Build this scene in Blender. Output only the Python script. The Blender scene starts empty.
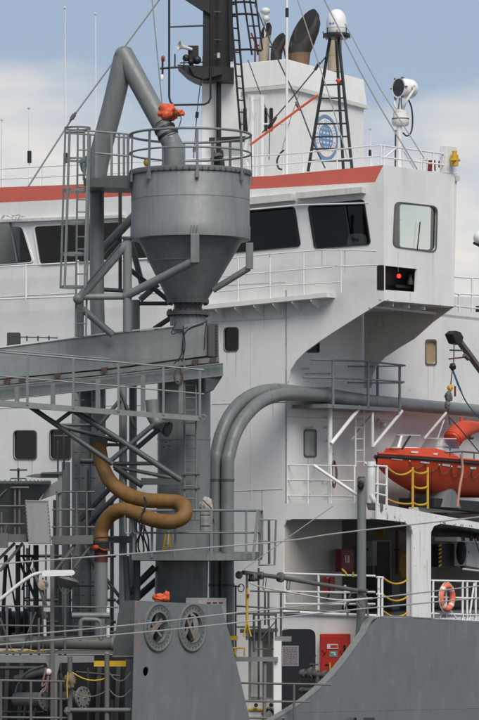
import bpy, bmesh, math, random
from mathutils import Vector as V, Matrix
from mathutils.geometry import tessellate_polygon
random.seed(7)
R = math.radians
S_ = bpy.context.scene
C = S_.collection

# ------------------------------------------------------------ camera
FPX = 3120.0; HX = 239.5; HY = 520.0; EYE = 10.0
cam = bpy.data.cameras.new('camera'); camo = bpy.data.objects.new('camera', cam); C.objects.link(camo)
camo.location = (0, 0, EYE); camo.rotation_euler = (R(90), 0, 0)
cam.sensor_fit = 'VERTICAL'; cam.sensor_height = 24.0; cam.lens = 24.0*FPX/720.0
cam.shift_y = (HY-360.0)/720.0; cam.clip_start = 1; cam.clip_end = 20000
S_.camera = camo
# ------------------------------------------------------------ sky
SUN_EL = 50.0
SUN_DIR = V((0.30, -0.95, 0)).normalized()
w = bpy.data.worlds.new('World'); S_.world = w; w.use_nodes = True
nt = w.node_tree; nt.nodes.clear()
def N(nt, t, **k):
    n = nt.nodes.new(t)
    for a, b in k.items():
        if a.startswith('i_'):
            key = a[2:]; key = int(key) if key.isdigit() else key.replace('_', ' ')
            n.inputs[key].default_value = b
        else: setattr(n, a, b)
    return n
sky = N(nt, 'ShaderNodeTexSky', sky_type='NISHITA', sun_disc=False, sun_elevation=R(SUN_EL),
        sun_rotation=math.atan2(SUN_DIR.x, SUN_DIR.y), altitude=0, air_density=1.0, dust_density=0.6, ozone_density=2.5)
tc = N(nt, 'ShaderNodeTexCoord')
mp = N(nt, 'ShaderNodeMapping'); mp.inputs['Scale'].default_value = (4.0, 4.0, 11.0); mp.inputs['Location'].default_value = (1.3, 0.2, 2.15)
nz = N(nt, 'ShaderNodeTexNoise', i_Scale=2.0, i_Detail=6.0, i_Roughness=0.52, i_Distortion=0.1)
cr = N(nt, 'ShaderNodeValToRGB'); cr.color_ramp.elements[0].position = 0.49; cr.color_ramp.elements[1].position = 0.74
# more cloud towards the horizon, thinner blue gaps above: real banks of stratus
sep = N(nt, 'ShaderNodeSeparateXYZ')
mr = N(nt, 'ShaderNodeMapRange'); mr.inputs['From Min'].default_value = 0.02; mr.inputs['From Max'].default_value = 0.16
mr.inputs['To Min'].default_value = 0.20; mr.inputs['To Min'].default_value = 0.30; mr.inputs['To Max'].default_value = -0.10
add = N(nt, 'ShaderNodeMath', operation='ADD')
hue = N(nt, 'ShaderNodeMix', data_type='RGBA'); hue.inputs[0].default_value = 0.75
hue.inputs[7].default_value = (4.4, 5.4, 6.9, 1)
mixc = N(nt, 'ShaderNodeMix', data_type='RGBA'); mixc.inputs[7].default_value = (9.9, 9.3, 8.5, 1)
bg = N(nt, 'ShaderNodeBackground', i_Strength=0.082); out = N(nt, 'ShaderNodeOutputWorld')
lk = nt.links.new
lk(tc.outputs['Generated'], mp.inputs['Vector']); lk(mp.outputs[0], nz.inputs['Vector']); lk(tc.outputs['Generated'], sep.inputs[0])
lk(sep.outputs['Z'], mr.inputs['Value']); lk(nz.outputs['Fac'], add.inputs[0]); lk(mr.outputs[0], add.inputs[1]); lk(add.outputs[0], cr.inputs[0])
lk(sky.outputs[0], hue.inputs[6]); lk(hue.outputs[2], mixc.inputs[6]); lk(cr.outputs[0], mixc.inputs[0]); lk(mixc.outputs[2], bg.inputs['Color']); lk(bg.outputs[0], out.inputs[0])
sl = bpy.data.lights.new('sun', 'SUN'); sl.energy = 3.3; sl.angle = R(38); sl.color = (1, .94, .86)
so = bpy.data.objects.new('sun', sl); C.objects.link(so)
sd = V((SUN_DIR.x*math.cos(R(SUN_EL)), SUN_DIR.y*math.cos(R(SUN_EL)), math.sin(R(SUN_EL))))
so.rotation_euler = (-sd).to_track_quat('-Z', 'Y').to_euler(); so.location = (20, -20, 60)
S_.view_settings.view_transform = 'Standard'; S_.view_settings.look = 'None'; S_.view_settings.gamma = 1
S_.view_settings.exposure = 0.12

# ------------------------------------------------------------ the ship's own axes
# A: foot of the corner of the bridge wing; P runs across the ship (inboard), Q runs aft
A = V(((380-HX)*80/FPX, 80, 0)); YAW = R(33.9)
DP = V((-math.cos(YAW), math.sin(YAW), 0)); DQ = V((math.sin(YAW), math.cos(YAW), 0)); UP = V((0, 0, 1))
def ship(p, q, z): return A + DP*p + DQ*q + UP*z
def ray(x, y): return V(((x-HX)/FPX, 1, (HY-y)/FPX))
def L(Y): return lambda x, y: ray(x, y)*Y + V((0, 0, EYE))
def L2(x0, Y0, x1, Y1): return lambda x, y: L(Y0+(Y1-Y0)*(x-x0)/(x1-x0))(x, y)
def LQ(q):          # a plane across the ship, q metres aft of the bridge front
    def f(x, y):
        r = ray(x, y); t = (A+DQ*q).dot(DQ)/r.dot(DQ); return r*t + V((0, 0, EYE))
    return f
def LP(p):          # a plane along the ship, p metres in from its side
    def f(x, y):
        r = ray(x, y); t = (A+DP*p).dot(DP)/r.dot(DP); return r*t + V((0, 0, EYE))
    return f
def pq(v): d = V((v.x-A.x, v.y-A.y, 0)); return d.dot(DP), d.dot(DQ)
def px2m(wpx, v): return wpx*v.y/FPX

# ------------------------------------------------------------ materials
def mat(name, col, rough=.5, metal=0, dirt=.25, streak=.3, rust=0, bump=.15, scale=1.0, spec=.5, dirtcol=(.06, .055, .045), emit=None, blot=.0):
    m = bpy.data.materials.new(name); m.use_nodes = True; nt = m.node_tree; b = nt.nodes['Principled BSDF']; lk = nt.links.new
    b.inputs['Roughness'].default_value = rough; b.inputs['Metallic'].default_value = metal; b.inputs['Specular IOR Level'].default_value = spec
    geo = N(nt, 'ShaderNodeNewGeometry')
    def noise(sc, sxyz, det=5, r=.55):
        mp = N(nt, 'ShaderNodeMapping'); mp.inputs['Scale'].default_value = sxyz
        n = N(nt, 'ShaderNodeTexNoise', i_Scale=sc*scale, i_Detail=det, i_Roughness=r); lk(geo.outputs['Position'], mp.inputs[0]); lk(mp.outputs[0], n.inputs['Vector']); return n.outputs['Fac']
    def ramp(s, a, c, hi=1.0):
        r = N(nt, 'ShaderNodeMapRange'); r.inputs['From Min'].default_value = a; r.inputs['From Max'].default_value = c; r.inputs['To Max'].default_value = hi; lk(s, r.inputs['Value']); return r.outputs[0]
    def mix(f, a, b2, mode='MIX'):
        x = N(nt, 'ShaderNodeMix', data_type='RGBA', blend_type=mode); lk(f, x.inputs[0])
        if isinstance(a, tuple): x.inputs[6].default_value = a
        else: lk(a, x.inputs[6])
        x.inputs[7].default_value = b2; return x.outputs[2]
    c4 = (*col, 1); lo = tuple(v*.9 for v in col)+(1,)
    cur = mix(ramp(noise(.9, (1, 1, 1), 6), .35, .7), c4, lo)
    if blot: cur = mix(ramp(noise(2.2, (1, 1, .6), 3), .52, .66, blot), cur, tuple(min(1, v*1.35) for v in col)+(1,))
    if streak: cur = mix(ramp(noise(3.5, (2.6, 2.6, .22), 4), .48, .8, streak), cur, (*dirtcol, 1))
    if dirt: cur = mix(ramp(noise(5.5, (1, 1, .8), 8, .7), .55, .85, dirt), cur, (*dirtcol, 1))
    if rust:
        cur = mix(ramp(noise(3.1, (1.3, 1.3, .75), 9, .72), .70-.12*rust, .74-.10*rust, .85), cur, (.16, .05, .022, 1))
    lk(cur, b.inputs['Base Color'])
    rr_ = N(nt, 'ShaderNodeMapRange'); rr_.inputs['To Min'].default_value = max(0, rough-.12); rr_.inputs['To Max'].default_value = min(1, rough+.18); lk(noise(4, (1, 1, 1)), rr_.inputs['Value']); lk(rr_.outputs[0], b.inputs['Roughness'])
    if bump:
        bp = N(nt, 'ShaderNodeBump', i_Strength=bump, i_Distance=.02); lk(noise(2.4, (1, 1, 1), 4), bp.inputs['Height']); lk(bp.outputs[0], b.inputs['Normal'])
    if emit: b.inputs['Emission Color'].default_value = (*emit[0], 1); b.inputs['Emission Strength'].default_value = emit[1]
    return m
WHITE = mat('white_ship_paint', (.75, .742, .72), .42, dirt=.12, streak=.11, rust=.22, bump=.3, dirtcol=(.33, .29, .24))
WHITE2 = mat('white_rail_paint', (.72, .72, .71), .45, dirt=.3, streak=0, rust=.5, dirtcol=(.3, .25, .2))
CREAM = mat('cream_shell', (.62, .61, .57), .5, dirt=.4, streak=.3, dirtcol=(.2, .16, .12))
DOME = mat('radome_white', (.78, .78, .77), .35, dirt=.1, streak=.1)
RED = mat('red_stripe_paint', (.64, .135, .095), .5, dirt=.2, streak=.25, dirtcol=(.35, .12, .09))
GREY = mat('grey_ship_paint', (.158, .172, .172), .42, dirt=.4, streak=.4, rust=.1, bump=.3, blot=.3, dirtcol=(.055, .06, .06))
GREYB = mat('lit_grey_paint', (.23, .25, .25), .45, dirt=.35, streak=.3, rust=.1, bump=.25, blot=.2, dirtcol=(.09, .09, .085))  # ship grey lightened to paint in the light the boom casing catches
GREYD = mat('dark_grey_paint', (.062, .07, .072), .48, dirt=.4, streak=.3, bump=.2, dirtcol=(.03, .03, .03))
GREYL = mat('light_grey_paint', (.18, .192, .19), .5, dirt=.4, streak=.4, rust=.1, blot=.2, dirtcol=(.09, .085, .08))
RUSTG = None
GALV = mat('weathered_galvanised', (.105, .105, .098), .55, dirt=.6, streak=.3, rust=.35, dirtcol=(.07, .05, .035))
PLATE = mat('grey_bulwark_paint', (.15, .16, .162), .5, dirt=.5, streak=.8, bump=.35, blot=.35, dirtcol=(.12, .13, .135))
GREEN = mat('dark_green_paint', (.022, .032, .034), .4, dirt=.2, streak=0)
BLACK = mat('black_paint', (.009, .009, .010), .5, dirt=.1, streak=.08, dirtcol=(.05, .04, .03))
SOOT = mat('sooty_steel', (.02, .018, .017), .6, dirt=.5, streak=.3, dirtcol=(.09, .05, .03))
RUSTY = mat('heat_browned_steel', (.16, .09, .05), .6, dirt=.6, streak=.7, dirtcol=(.03, .02, .015))
TAN = mat('tan_steel', (.36, .30, .22), .6, dirt=.5, streak=.6, dirtcol=(.12, .07, .04))
HOSE = mat('ochre_rubber_hose', (.17, .085, .018), .65, dirt=.85, streak=.5, bump=.5, blot=.25, dirtcol=(.08, .035, .015))
ORANGE = mat('orange_lifeboat_shell', (.52, .052, .014), .45, dirt=.2, streak=.2, dirtcol=(.3, .05, .02))
TARP = mat('orange_tarpaulin', (.56, .085, .025), .6, dirt=.25, streak=0, bump=.8, scale=3)
BUOY = mat('faded_orange_foam', (.70, .16, .09), .6, dirt=.3, streak=0)
YEL = mat('yellow_paint', (.56, .33, .02), .5, dirt=.35, streak=0, dirtcol=(.2, .1, .02))
REDB = mat('dark_red_paint', (.17, .014, .016), .45, dirt=.2, streak=.2)
REDL = mat('scuffed_red_paint', (.52, .035, .02), .5, dirt=.45, streak=.3, rust=.2, dirtcol=(.12, .03, .02))
WOOD = mat('rusty_block', (.085, .045, .03), .8, dirt=.6, streak=0)
ROPE = mat('brown_rope', (.10, .065, .045), .9, dirt=.4, streak=0, bump=1, scale=4)
WIRE = mat('grey_wire', (.28, .28, .28), .5, dirt=.3, streak=0, bump=0)
WIRED = mat('dark_wire', (.06, .06, .065), .5, dirt=.3, streak=0, bump=0)
OROPE = mat('orange_rope', (.75, .14, .06), .8, dirt=.2, streak=0, bump=0)
BLUE = mat('faded_blue_paint', (.14, .27, .46), .5, dirt=.1, streak=.1)
BROPE = mat('blue_rope', (.03, .12, .2), .8, dirt=.1, streak=0)
BLIND = mat('tan_blind', (.40, .29, .17), .7, dirt=.2, streak=.1)
DOORM = mat('black_door_paint', (.022, .025, .03), .5, dirt=.2, streak=.1)
INNER = mat('dark_interior', (.05, .052, .055), .8, dirt=.3, streak=0)
PAPER = mat('faded_paper', (.33, .31, .33), .8, dirt=.3, streak=0, dirtcol=(.15, .1, .1))
SIGNW = mat('white_sign_face', (.7, .68, .66), .6, dirt=.2, streak=0)
SIGNG = mat('green_sign_face', (.12, .32, .27), .6, dirt=.2, streak=0)
REFL = mat('reflective_tape', (.62, .6, .6), .35, dirt=.2, streak=0)
RUB = mat('black_rubber', (.015, .015, .016), .7, dirt=.1, streak=0)
LAMPR = mat('red_lamp', (.6, .02, .01), .3, dirt=0, streak=0, emit=((1, .03, .02), 2.6))
LAMPY = mat('dim_amber_lamp', (.10, .09, .06), .3, dirt=.2, streak=0)
CABLE = mat('black_cable', (.02, .02, .022), .6, dirt=0, streak=0)
SEAM = mat('weld_seam', (.6, .59, .57), .5, dirt=.3, streak=.2, dirtcol=(.3, .24, .18))
def glass(name, tint, gl, rough=.03, alpha=.5):
    m = bpy.data.materials.new(name); m.use_nodes = True; nt = m.node_tree; nt.nodes.clear(); lk = nt.links.new
    o = N(nt, 'ShaderNodeOutputMaterial'); g = N(nt, 'ShaderNodeBsdfGlossy'); g.inputs['Roughness'].default_value = rough
    t = N(nt, 'ShaderNodeBsdfTransparent'); t.inputs['Color'].default_value = (*tint, 1)
    geo = N(nt, 'ShaderNodeNewGeometry'); nn = N(nt, 'ShaderNodeTexNoise', i_Scale=.7, i_Detail=2.0); bp = N(nt, 'ShaderNodeBump', i_Strength=.12, i_Distance=.05)
    lk(geo.outputs['Position'], nn.inputs['Vector']); lk(nn.outputs[0], bp.inputs['Height']); lk(bp.outputs[0], g.inputs['Normal'])
    f = N(nt, 'ShaderNodeFresnel', i_IOR=1.45); mm = N(nt, 'ShaderNodeMath', operation='MULTIPLY_ADD'); mm.inputs[1].default_value = 1.0; mm.inputs[2].default_value = gl
    mx = N(nt, 'ShaderNodeMixShader'); bf = N(nt, 'ShaderNodeMath', operation='SUBTRACT'); bf.inputs[0].default_value = 1.0; lk(geo.outputs['Backfacing'], bf.inputs[1]); mf = N(nt, 'ShaderNodeMath', operation='MULTIPLY', use_clamp=True)
    lk(f.outputs[0], mm.inputs[0]); lk(mm.outputs[0], mf.inputs[0]); lk(bf.outputs[0], mf.inputs[1]); lk(mf.outputs[0], mx.inputs[0]); lk(t.outputs[0], mx.inputs[1]); lk(g.outputs[0], mx.inputs[2]); lk(mx.outputs[0], o.inputs[0]); return m
GLASS = glass('tinted_window_glass', (.5, .53, .52), .0)
GLASSR = glass('sky_reflecting_glass', (.82, .88, .87), .12)
CLEAR = glass('clear_windshield', (.84, .85, .85), .13, .25)

# ------------------------------------------------------------ mesh builder
class MB:
    def __init__(s): s.v = []; s.f = []
    def tube(s, pts, r, n=10, caps=True):
        pts = [V(p) for p in pts]; k = len(pts); rs = r if isinstance(r, (list, tuple)) else [r]*k
        tang = []
        for i in range(k):
            a = pts[max(0, i-1)]; b = pts[min(k-1, i+1)]; tang.append((b-a).normalized())
        nrm = tang[0].orthogonal().normalized(); base = len(s.v)
        for i in range(k):
            t = tang[i]; nrm = (nrm - t*nrm.dot(t)); nrm = nrm.normalized() if nrm.length > 1e-6 else t.orthogonal().normalized()
            bi = t.cross(nrm)
            for j in range(n):
                a = 2*math.pi*j/n; s.v.append(pts[i]+(nrm*math.cos(a)+bi*math.sin(a))*rs[i])
        for i in range(k-1):
            for j in range(n):
                a = base+i*n+j; b = base+i*n+(j+1) % n; s.f.append((a, b, b+n, a+n))
        if caps:
            s.f.append(tuple(base+j for j in reversed(range(n)))); s.f.append(tuple(base+(k-1)*n+j for j in range(n)))
        return s
    def bar(s, p, q, wd, ht, up=UP):       # rectangular bar: wd sideways, ht along up
        p, q = V(p), V(q); t = (q-p).normalized(); side = t.cross(up)
        if side.length < 1e-4: side = t.cross(V((0, 1, 0)))
        side.normalize(); u = side.cross(t).normalized(); b = len(s.v)
        for c in (p, q):
            for a, e in ((-1, -1), (1, -1), (1, 1), (-1, 1)): s.v.append(c+side*(a*wd/2)+u*(e*ht/2))
        for f in ((0, 3, 2, 1), (4, 5, 6, 7), (0, 1, 5, 4), (1, 2, 6, 5), (2, 3, 7, 6), (3, 0, 4, 7)): s.f.append(tuple(b+i for i in f))
        return s
    def prism(s, pts, vec, holes=()):
        vec = V(vec); loops = [[V(p) for p in pts]]+[[V(p) for p in h] for h in holes]
        base = len(s.v); flat = [p for l in loops for p in l]; n = len(flat)
        tris = tessellate_polygon(loops)
        s.v += flat+[p+vec for p in flat]
        for t in tris: s.f.append(tuple(base+i for i in t)); s.f.append(tuple(base+n+i for i in reversed(t)))
        o = 0
        for l in loops:
            m = len(l)
            for i in range(m):
                a = base+o+i; b = base+o+(i+1) % m; s.f.append((a, b, b+n, a+n))
            o += m
        return s
    def lathe(s, c, prof, axis=UP, n=40, caps=True):
        c = V(c); ax = V(axis).normalized(); u = ax.orthogonal().normalized(); w_ = ax.cross(u); base = len(s.v); k = len(prof)
        for r, h in prof:
            for j in range(n):
                a = 2*math.pi*j/n; s.v.append(c+ax*h+(u*math.cos(a)+w_*math.sin(a))*r)
        for i in range(k-1):
            for j in range(n):
                a = base+i*n+j; b = base+i*n+(j+1) % n; s.f.append((a, b, b+n, a+n))
        if caps:
            s.f.append(tuple(base+j for j in reversed(range(n)))); s.f.append(tuple(base+(k-1)*n+j for j in range(n)))
        return s
    def ball(s, c, r, n=16, m=10, sc=(1, 1, 1), jit=0):
        c = V(c); base = len(s.v)
        for i in range(m+1):
            t = math.pi*i/m
            for j in range(n):
                a = 2*math.pi*j/n; k = 1+random.uniform(-jit, jit)
                s.v.append(c+V((math.sin(t)*math.cos(a)*sc[0], math.sin(t)*math.sin(a)*sc[1], math.cos(t)*sc[2]))*r*k)
        for i in range(m):
            for j in range(n):
                a = base+i*n+j; b = base+i*n+(j+1) % n; s.f.append((a, b, b+n, a+n))
        return s
    def loft(s, rows, caps=True, closed=True):
        base = len(s.v); n = len(rows[0])
        for r in rows: s.v += [V(p) for p in r]
        for i in range(len(rows)-1):
            for j in range(n if closed else n-1):
                a = base+i*n+j; b = base+i*n+(j+1) % n; s.f.append((a, b, b+n, a+n))
        if caps and closed:
            s.f.append(tuple(base+j for j in reversed(range(n)))); s.f.append(tuple(base+(len(rows)-1)*n+j for j in range(n)))
        return s
    def build(s, name, m, parent=None, smooth=True, kind=None, bevel=0, ang=40):
        me = bpy.data.meshes.new(name); org = V((0, 0, 0))
        if parent is not None:
            q = parent
            while q is not None: org += q.location; q = q.parent
        me.from_pydata([tuple(p-org) for p in s.v], [], s.f); me.materials.append(m)
        bm = bmesh.new(); bm.from_mesh(me); bmesh.ops.remove_doubles(bm, verts=bm.verts, dist=1e-5)
        bmesh.ops.recalc_face_normals(bm, faces=bm.faces); bm.to_mesh(me); bm.free()
        if smooth: me.shade_smooth(); me.set_sharp_from_angle(angle=R(ang))
        o = bpy.data.objects.new(name, me); C.objects.link(o)
        if parent is not None: o.parent = parent
        if kind: o['kind'] = kind
        if bevel:
            b = o.modifiers.new('bevel', 'BEVEL'); b.width = bevel; b.segments = 2; b.limit_method = 'ANGLE'
        return o
def thing(name, label, cat, loc, group=None):
    o = bpy.data.objects.new(name, None); C.objects.link(o); o.location = loc; o['label'] = label; o['category'] = cat
    o.empty_display_size = .2
    if group: o['group'] = group
    return o
def tag(o, label, cat, group=None):
    o['label'] = label; o['category'] = cat
    if group: o['group'] = group
    return o
def rnd(pts, k=.35, n=6, closed=False):    # round the corners of a path
    out = []; m = len(pts)
    for i in range(m):
        if not closed and i in (0, m-1): out.append(V(pts[i])); continue
        a, b, c = V(pts[i-1]), V(pts[i]), V(pts[(i+1) % m])
        p = b+(a-b)*k; q = b+(c-b)*k
        for j in range(n+1):
            t = j/n; out.append(p*(1-t)**2+b*2*t*(1-t)+q*t*t)
    return out
def crv(pts, n=6):                          # Catmull-Rom through points
    P = [V(p) for p in pts]; P = [P[0]*2-P[1]]+P+[P[-1]*2-P[-2]]; out = []
    for i in range(1, len(P)-2):
        for j in range(n):
            t = j/n; a, b, c, d = P[i-1:i+3]
            out.append(.5*((2*b)+(c-a)*t+(2*a-5*b+4*c-d)*t*t+(3*b-a-3*c+d)*t**3))
    out.append(P[-2]); return out
def rr(pts, r, n=5):                        # rounded polygon in pixels
    out = []; m = len(pts)
    for i in range(m):
        a, b, c = V((*pts[i-1], 0)), V((*pts[i], 0)), V((*pts[(i+1) % m], 0))
        ra = min(r, (a-b).length*.49); rc = min(r, (c-b).length*.49)
        p = b+(a-b).normalized()*ra; q = b+(c-b).normalized()*rc
        for j in range(n+1):
            t = j/n; v = p*(1-t)**2+b*2*t*(1-t)+q*t*t; out.append((v.x, v.y))
    return out
def box(x0, y0, x1, y1): return [(x0, y0), (x1, y0), (x1, y1), (x0, y1)]
def on(D, pts): return [D(x, y) for x, y in pts]
def mem(root, D, name, pts, wpx, m, n=10, curve=False, D2=None, kind=None):   # a tube along a path given on a layer
    P = [D(x, y) for x, y in pts]
    if D2: P = P[:-1]+[D2(*pts[-1])]
    r = [px2m(wpx, p)/2 for p in P]
    if curve: P = crv(P); r = r[0]
    return MB().tube(P, r, n).build(name, m, root, kind=kind)
def mems(root, D, lst, m, name='tube'):
    for pts, wpx in lst: mem(root, D, name, pts, wpx, m)
def plate(root, D, name, pts, vec, m, holes=(), bevel=0, smooth=False, kind=None):
    return MB().prism(on(D, pts), vec, [on(D, h) for h in holes]).build(name, m, root, smooth=smooth, bevel=bevel, kind=kind)
def cable(name, D, pts, wpx, m, label, cat='wire', group=None, curve=True, n=6):
    P = [D(x, y) for x, y in pts]; r = px2m(wpx, P[0])/2
    return tag(MB().tube(crv(P) if curve and len(P) > 2 else P, r, n).build(name, m), label, cat, group)
def railing(label, D, posts, rails, m, wp=2.0, wr=1.8, name='railing', cat='railing', group=None, curve=False):
    b = D(posts[0][0], posts[0][2]); t = thing(name, label, cat, b, group)
    for x, y0, y1 in posts: mem(t, D, 'post', [(x, y0), (x, y1)], wp, m, 8)
    for r in rails: mem(t, D, 'rail', r, wr, m, 8, curve=curve)
    return t
def ladder(label, D, x0, x1, y0, y1, step, m, wr=1.6, wg=1.2, dx=0, group=None, name='ladder', cat='ladder'):
    t = thing(name, label, cat, D((x0+x1)/2, y1), group)
    mem(t, D, 'rail', [(x0, y0), (x0+dx, y1)], wr, m, 8); mem(t, D, 'rail', [(x1, y0), (x1+dx, y1)], wr, m, 8)
    y = y0+step*.6
    while y < y1:
        s = dx*(y-y0)/(y1-y0); mem(t, D, 'rung', [(x0+s, y), (x1+s, y)], wg, m, 6); y += step
    return t

# ------------------------------------------------------------ sea, hull
MAIN = 4.75
me = MB(); me.prism([V((-6000, -500, 0)), V((6000, -500, 0)), V((6000, 12000, 0)), V((-6000, 12000, 0))], V((0, 0, -3)))
sm = mat('sea_water', (.02, .035, .04), .12, dirt=0, streak=0, bump=1.0, scale=.35); me.build('sea', sm, smooth=False, kind='structure')
F0 = LQ(0); S0 = LP(0)
hull = thing('ship_hull', 'grey steel ship hull carrying the white deckhouse and the hopper', 'ship', ship(8, 0, 0))
def hp(p, q, z): return ship(p, q, z)
rows = []
for q, a, c in ((-42, 7.5, 8.5), (-36, 4.5, 11.5), (-28, 1.8, 14.2), (-20, .05, 15.95), (0, .05, 15.95), (45, .05, 15.95)):
    rows.append([hp(a, q, MAIN-.05), hp(c, q, MAIN-.05), hp(c-.2*(1 if q > -30 else 0), q, -1.5), hp(a+.2*(1 if q > -30 else 0), q, -1.5)])
MB().loft(rows).build('hull_plating', GREY, hull, smooth=False)
MB().prism([hp(.1, -20, MAIN-.04), hp(15.9, -20, MAIN-.04), hp(15.9, 45, MAIN-.04), hp(.1, 45, MAIN-.04)], UP*.04).build('main_deck', GREYD, hull, smooth=False)
# aft bulwark with its swept-down forward edge
bul = [(479+60, 624.5), (432, 618.6), (378.3, 617.2), (365, 633.5), (351, 653), (341, 666), (330.6, 678), (316, 691.5), (301.6, 703), (289, 711), (270, 722), (250, 732), (250, 760), (479+60, 760)]
slots = [rr(box(344, 717.5, 357, 724), 2), rr(box(363, 717.5, 375, 724), 2)]
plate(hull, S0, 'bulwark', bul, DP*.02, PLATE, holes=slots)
rim = crv([S0(x, y) for x, y in bul[1:12]], 5); rws = []
for i, p_ in enumerate(rim):
    t_ = (rim[min(i+1, len(rim)-1)]-rim[max(i-1, 0)]).normalized(); n_ = t_.cross(DP).normalized(); n_ = n_ if n_.z > 0 or abs(n_.z) < .2 else -n_
    rws.append([p_-DP*.01-n_*.006, p_+DP*.2-n_*.006, p_+DP*.2+n_*.02, p_-DP*.01+n_*.02])
MB().loft(rws).build('bulwark_rim', GREYL, hull)
for x in (392, 408, 424, 446, 462):
    a = S0(x, 618)+DP*.004*0; MB().bar(S0(x, 622)+DP*.09, S0(x, 730)+DP*.09, .14, .012, up=DQ).build('stiffener', GREYL, hull, smooth=False)
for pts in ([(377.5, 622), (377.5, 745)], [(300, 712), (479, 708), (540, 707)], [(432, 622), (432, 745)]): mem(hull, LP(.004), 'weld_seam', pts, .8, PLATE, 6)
# forward bulwark plate with the two fairlead roundels
fb = thing('fairlead_plate', 'tall grey bulwark plate with two round fairleads side by side', 'bulwark', S0(190, 760))
def ell(cx, cy, rx, ry, n=36): return [(cx+rx*math.cos(2*math.pi*i/n), cy+ry*math.sin(2*math.pi*i/n)) for i in range(n)]
fairs = [(157.5, 627.5), (191.6, 627.6)]
outl = [(136, 600.6), (221, 604.8), (224.5, 617), (230, 636), (249, 716), (256, 745), (132, 745), (133.5, 700)]
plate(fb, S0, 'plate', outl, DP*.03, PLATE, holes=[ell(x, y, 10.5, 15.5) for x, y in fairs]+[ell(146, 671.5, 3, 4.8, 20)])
for k, (x, y) in enumerate(fairs):
    c = S0(x, y); sc = c.y/FPX
    FRING = bpy.data.materials.get('fairlead_paint') or mat('fairlead_paint', (.13, .135, .13), .6, dirt=.6, streak=.3, rust=.4, dirtcol=(.06, .05, .04))
    lt = MB().lathe(c-DP*.0, [(15.8*sc, .0), (24.3*sc, .0), (24.3*sc, -.035), (23.2*sc, -.05), (22*sc, -.03), (16.8*sc, -.03), (15.2*sc, -.05), (15.2*sc, .05), (15.8*sc, .05), (15.8*sc, 0)], DP, 48, caps=False).build('fairlead_ring', FRING, fb)
    mbb = MB()
    for j in range(24):
        a = 2*math.pi*j/24; mbb.tube([c+(DQ*math.cos(a)+UP*math.sin(a))*19.6*sc-DP*.03, c+(DQ*math.cos(a)+UP*math.sin(a))*19.6*sc-DP*.052], .012, 6)
    mbb.build('bolt', GREYD, lt, kind='stuff')
    fr = MB()
    for rot in ((20, 62, 140) if k == 0 else (-60, -48, 50)):
        a = R(rot); d = DQ*math.cos(a)+UP*math.sin(a); fr.bar(c-d*.33+DP*.08, c+d*.33+DP*.10, .06, .035, up=DP)
    fr.build('roller_bar', GREYL, lt)
    bb_ = MB(); a = R(35 if k == 0 else -55); d = DQ*math.cos(a)+UP*math.sin(a); bb_.bar(c-d*.30+DP*.03, c+d*.30+DP*.05, .09, .04, up=DP); bb_.build('worn_bar', mat('worn_timber', (.22, .17, .13), .8, dirt=.5, streak=.2), lt)
    MB().lathe(c+DP*.10, [(.07, 0), (.07, .06)], DP, 16).build('roller', WOOD, lt)
    MB().lathe(c+DP*.22, [(.01, 0), (.4, 0), (.4, .02)], DP, 20).build('dark_backing_disc', RUB, fb)  # black disc added to stand for the shade inside the fairlead
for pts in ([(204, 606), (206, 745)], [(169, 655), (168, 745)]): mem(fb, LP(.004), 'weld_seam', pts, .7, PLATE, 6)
rp = MB()
for i in range(22):
    z = 602+random.random()**1.5*95; x = 136.4+random.uniform(0, 2.6); c = S0(x, z)-DP*.004
    rp.prism([c+(DQ*math.cos(j*1.05)+UP*1.4*math.sin(j*1.05))*random.uniform(.012, .04) for j in range(6)], DP*.003)
rp.build('red_primer_marks', mat('red_primer', (.34, .13, .10), .8, dirt=.1, streak=0), fb, smooth=False, kind='stuff')
# dark return plate left of the roundels, the steel opening under it
plate(fb, LP(.25), 'hole_dark_sheet', box(138, 664, 156, 680), DP*.02, RUB)  # unseen black sheet added so the small hole looks shaded
rt = thing('bulwark_return', 'dark grey tapered plate left of the two round fairleads', 'bulwark', L(72.6)(123, 700))
plate(rt, L(72.4), 'plate', [(112.5, 656.5), (118, 614), (123.5, 601), (136, 600), (136, 656.5)], V((0, .05, 0)), GREYD)
mem(rt, L(72.38), 'lip', [(112, 656.5), (136, 656.5)], 1.4, GREY, 6)
plate(rt, L(72.4), 'post', box(125, 657, 133, 745), V((0, .05, 0)), GREYD)

# ------------------------------------------------------------ deckhouse
pA, qA = 0, pq(S0(453.5, 200))[1]            # the wing's length fore and aft
p1 = pq(F0(287, 400))[0]                     # the house side
hs = thing('deckhouse', 'white ship superstructure with red roof stripe and bridge windows', 'deckhouse', ship(8, 6, MAIN))
TH = DQ*.06
stop = [(-60, 190), (0, 187.3), (64, 185), (270, 176), (383.4, 165)]
sbot = [(375, 182), (270, 188), (64, 199.5), (0, 202.5), (-60, 205)]
wn = [[(-60, 228), (0, 225), (22, 227), (32.5, 262), (0, 264.5), (-60, 268)],
      [(34, 226.5), (122, 222), (117, 260.5), (40, 264.7)],
      [(132, 221), (194, 216), (198, 256), (132, 259.5)],
      [(208, 214.5), (293, 207), (299, 245.8), (212, 254)],
      [(308.4, 205.8), (363, 200), (369.5, 243.8), (315, 248)]]
sq = [box(14, 431, 36, 459), box(50, 430, 70.5, 459), [(224, 328), (238, 327.5), (238, 350.5), (224, 351)]]
curve = [(384, 300.5), (357, 317), (335, 331), (320, 341), (306, 351), (296, 361), (290, 371), (287.3, 384)]
outer = [(-60, 205.1), (0, 202.6), (64, 199.6), (270, 188.1), (375, 182.1), (384, 186), (384, 300.5)]+curve[1:]+[(286.6, 503), (377, 503), (377, 519), (310, 519), (292, 519), (286, 521), (283.5, 527), (283.3, 545), (283.3, 616), (377, 616), (377, 760), (-60, 760)]
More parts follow.
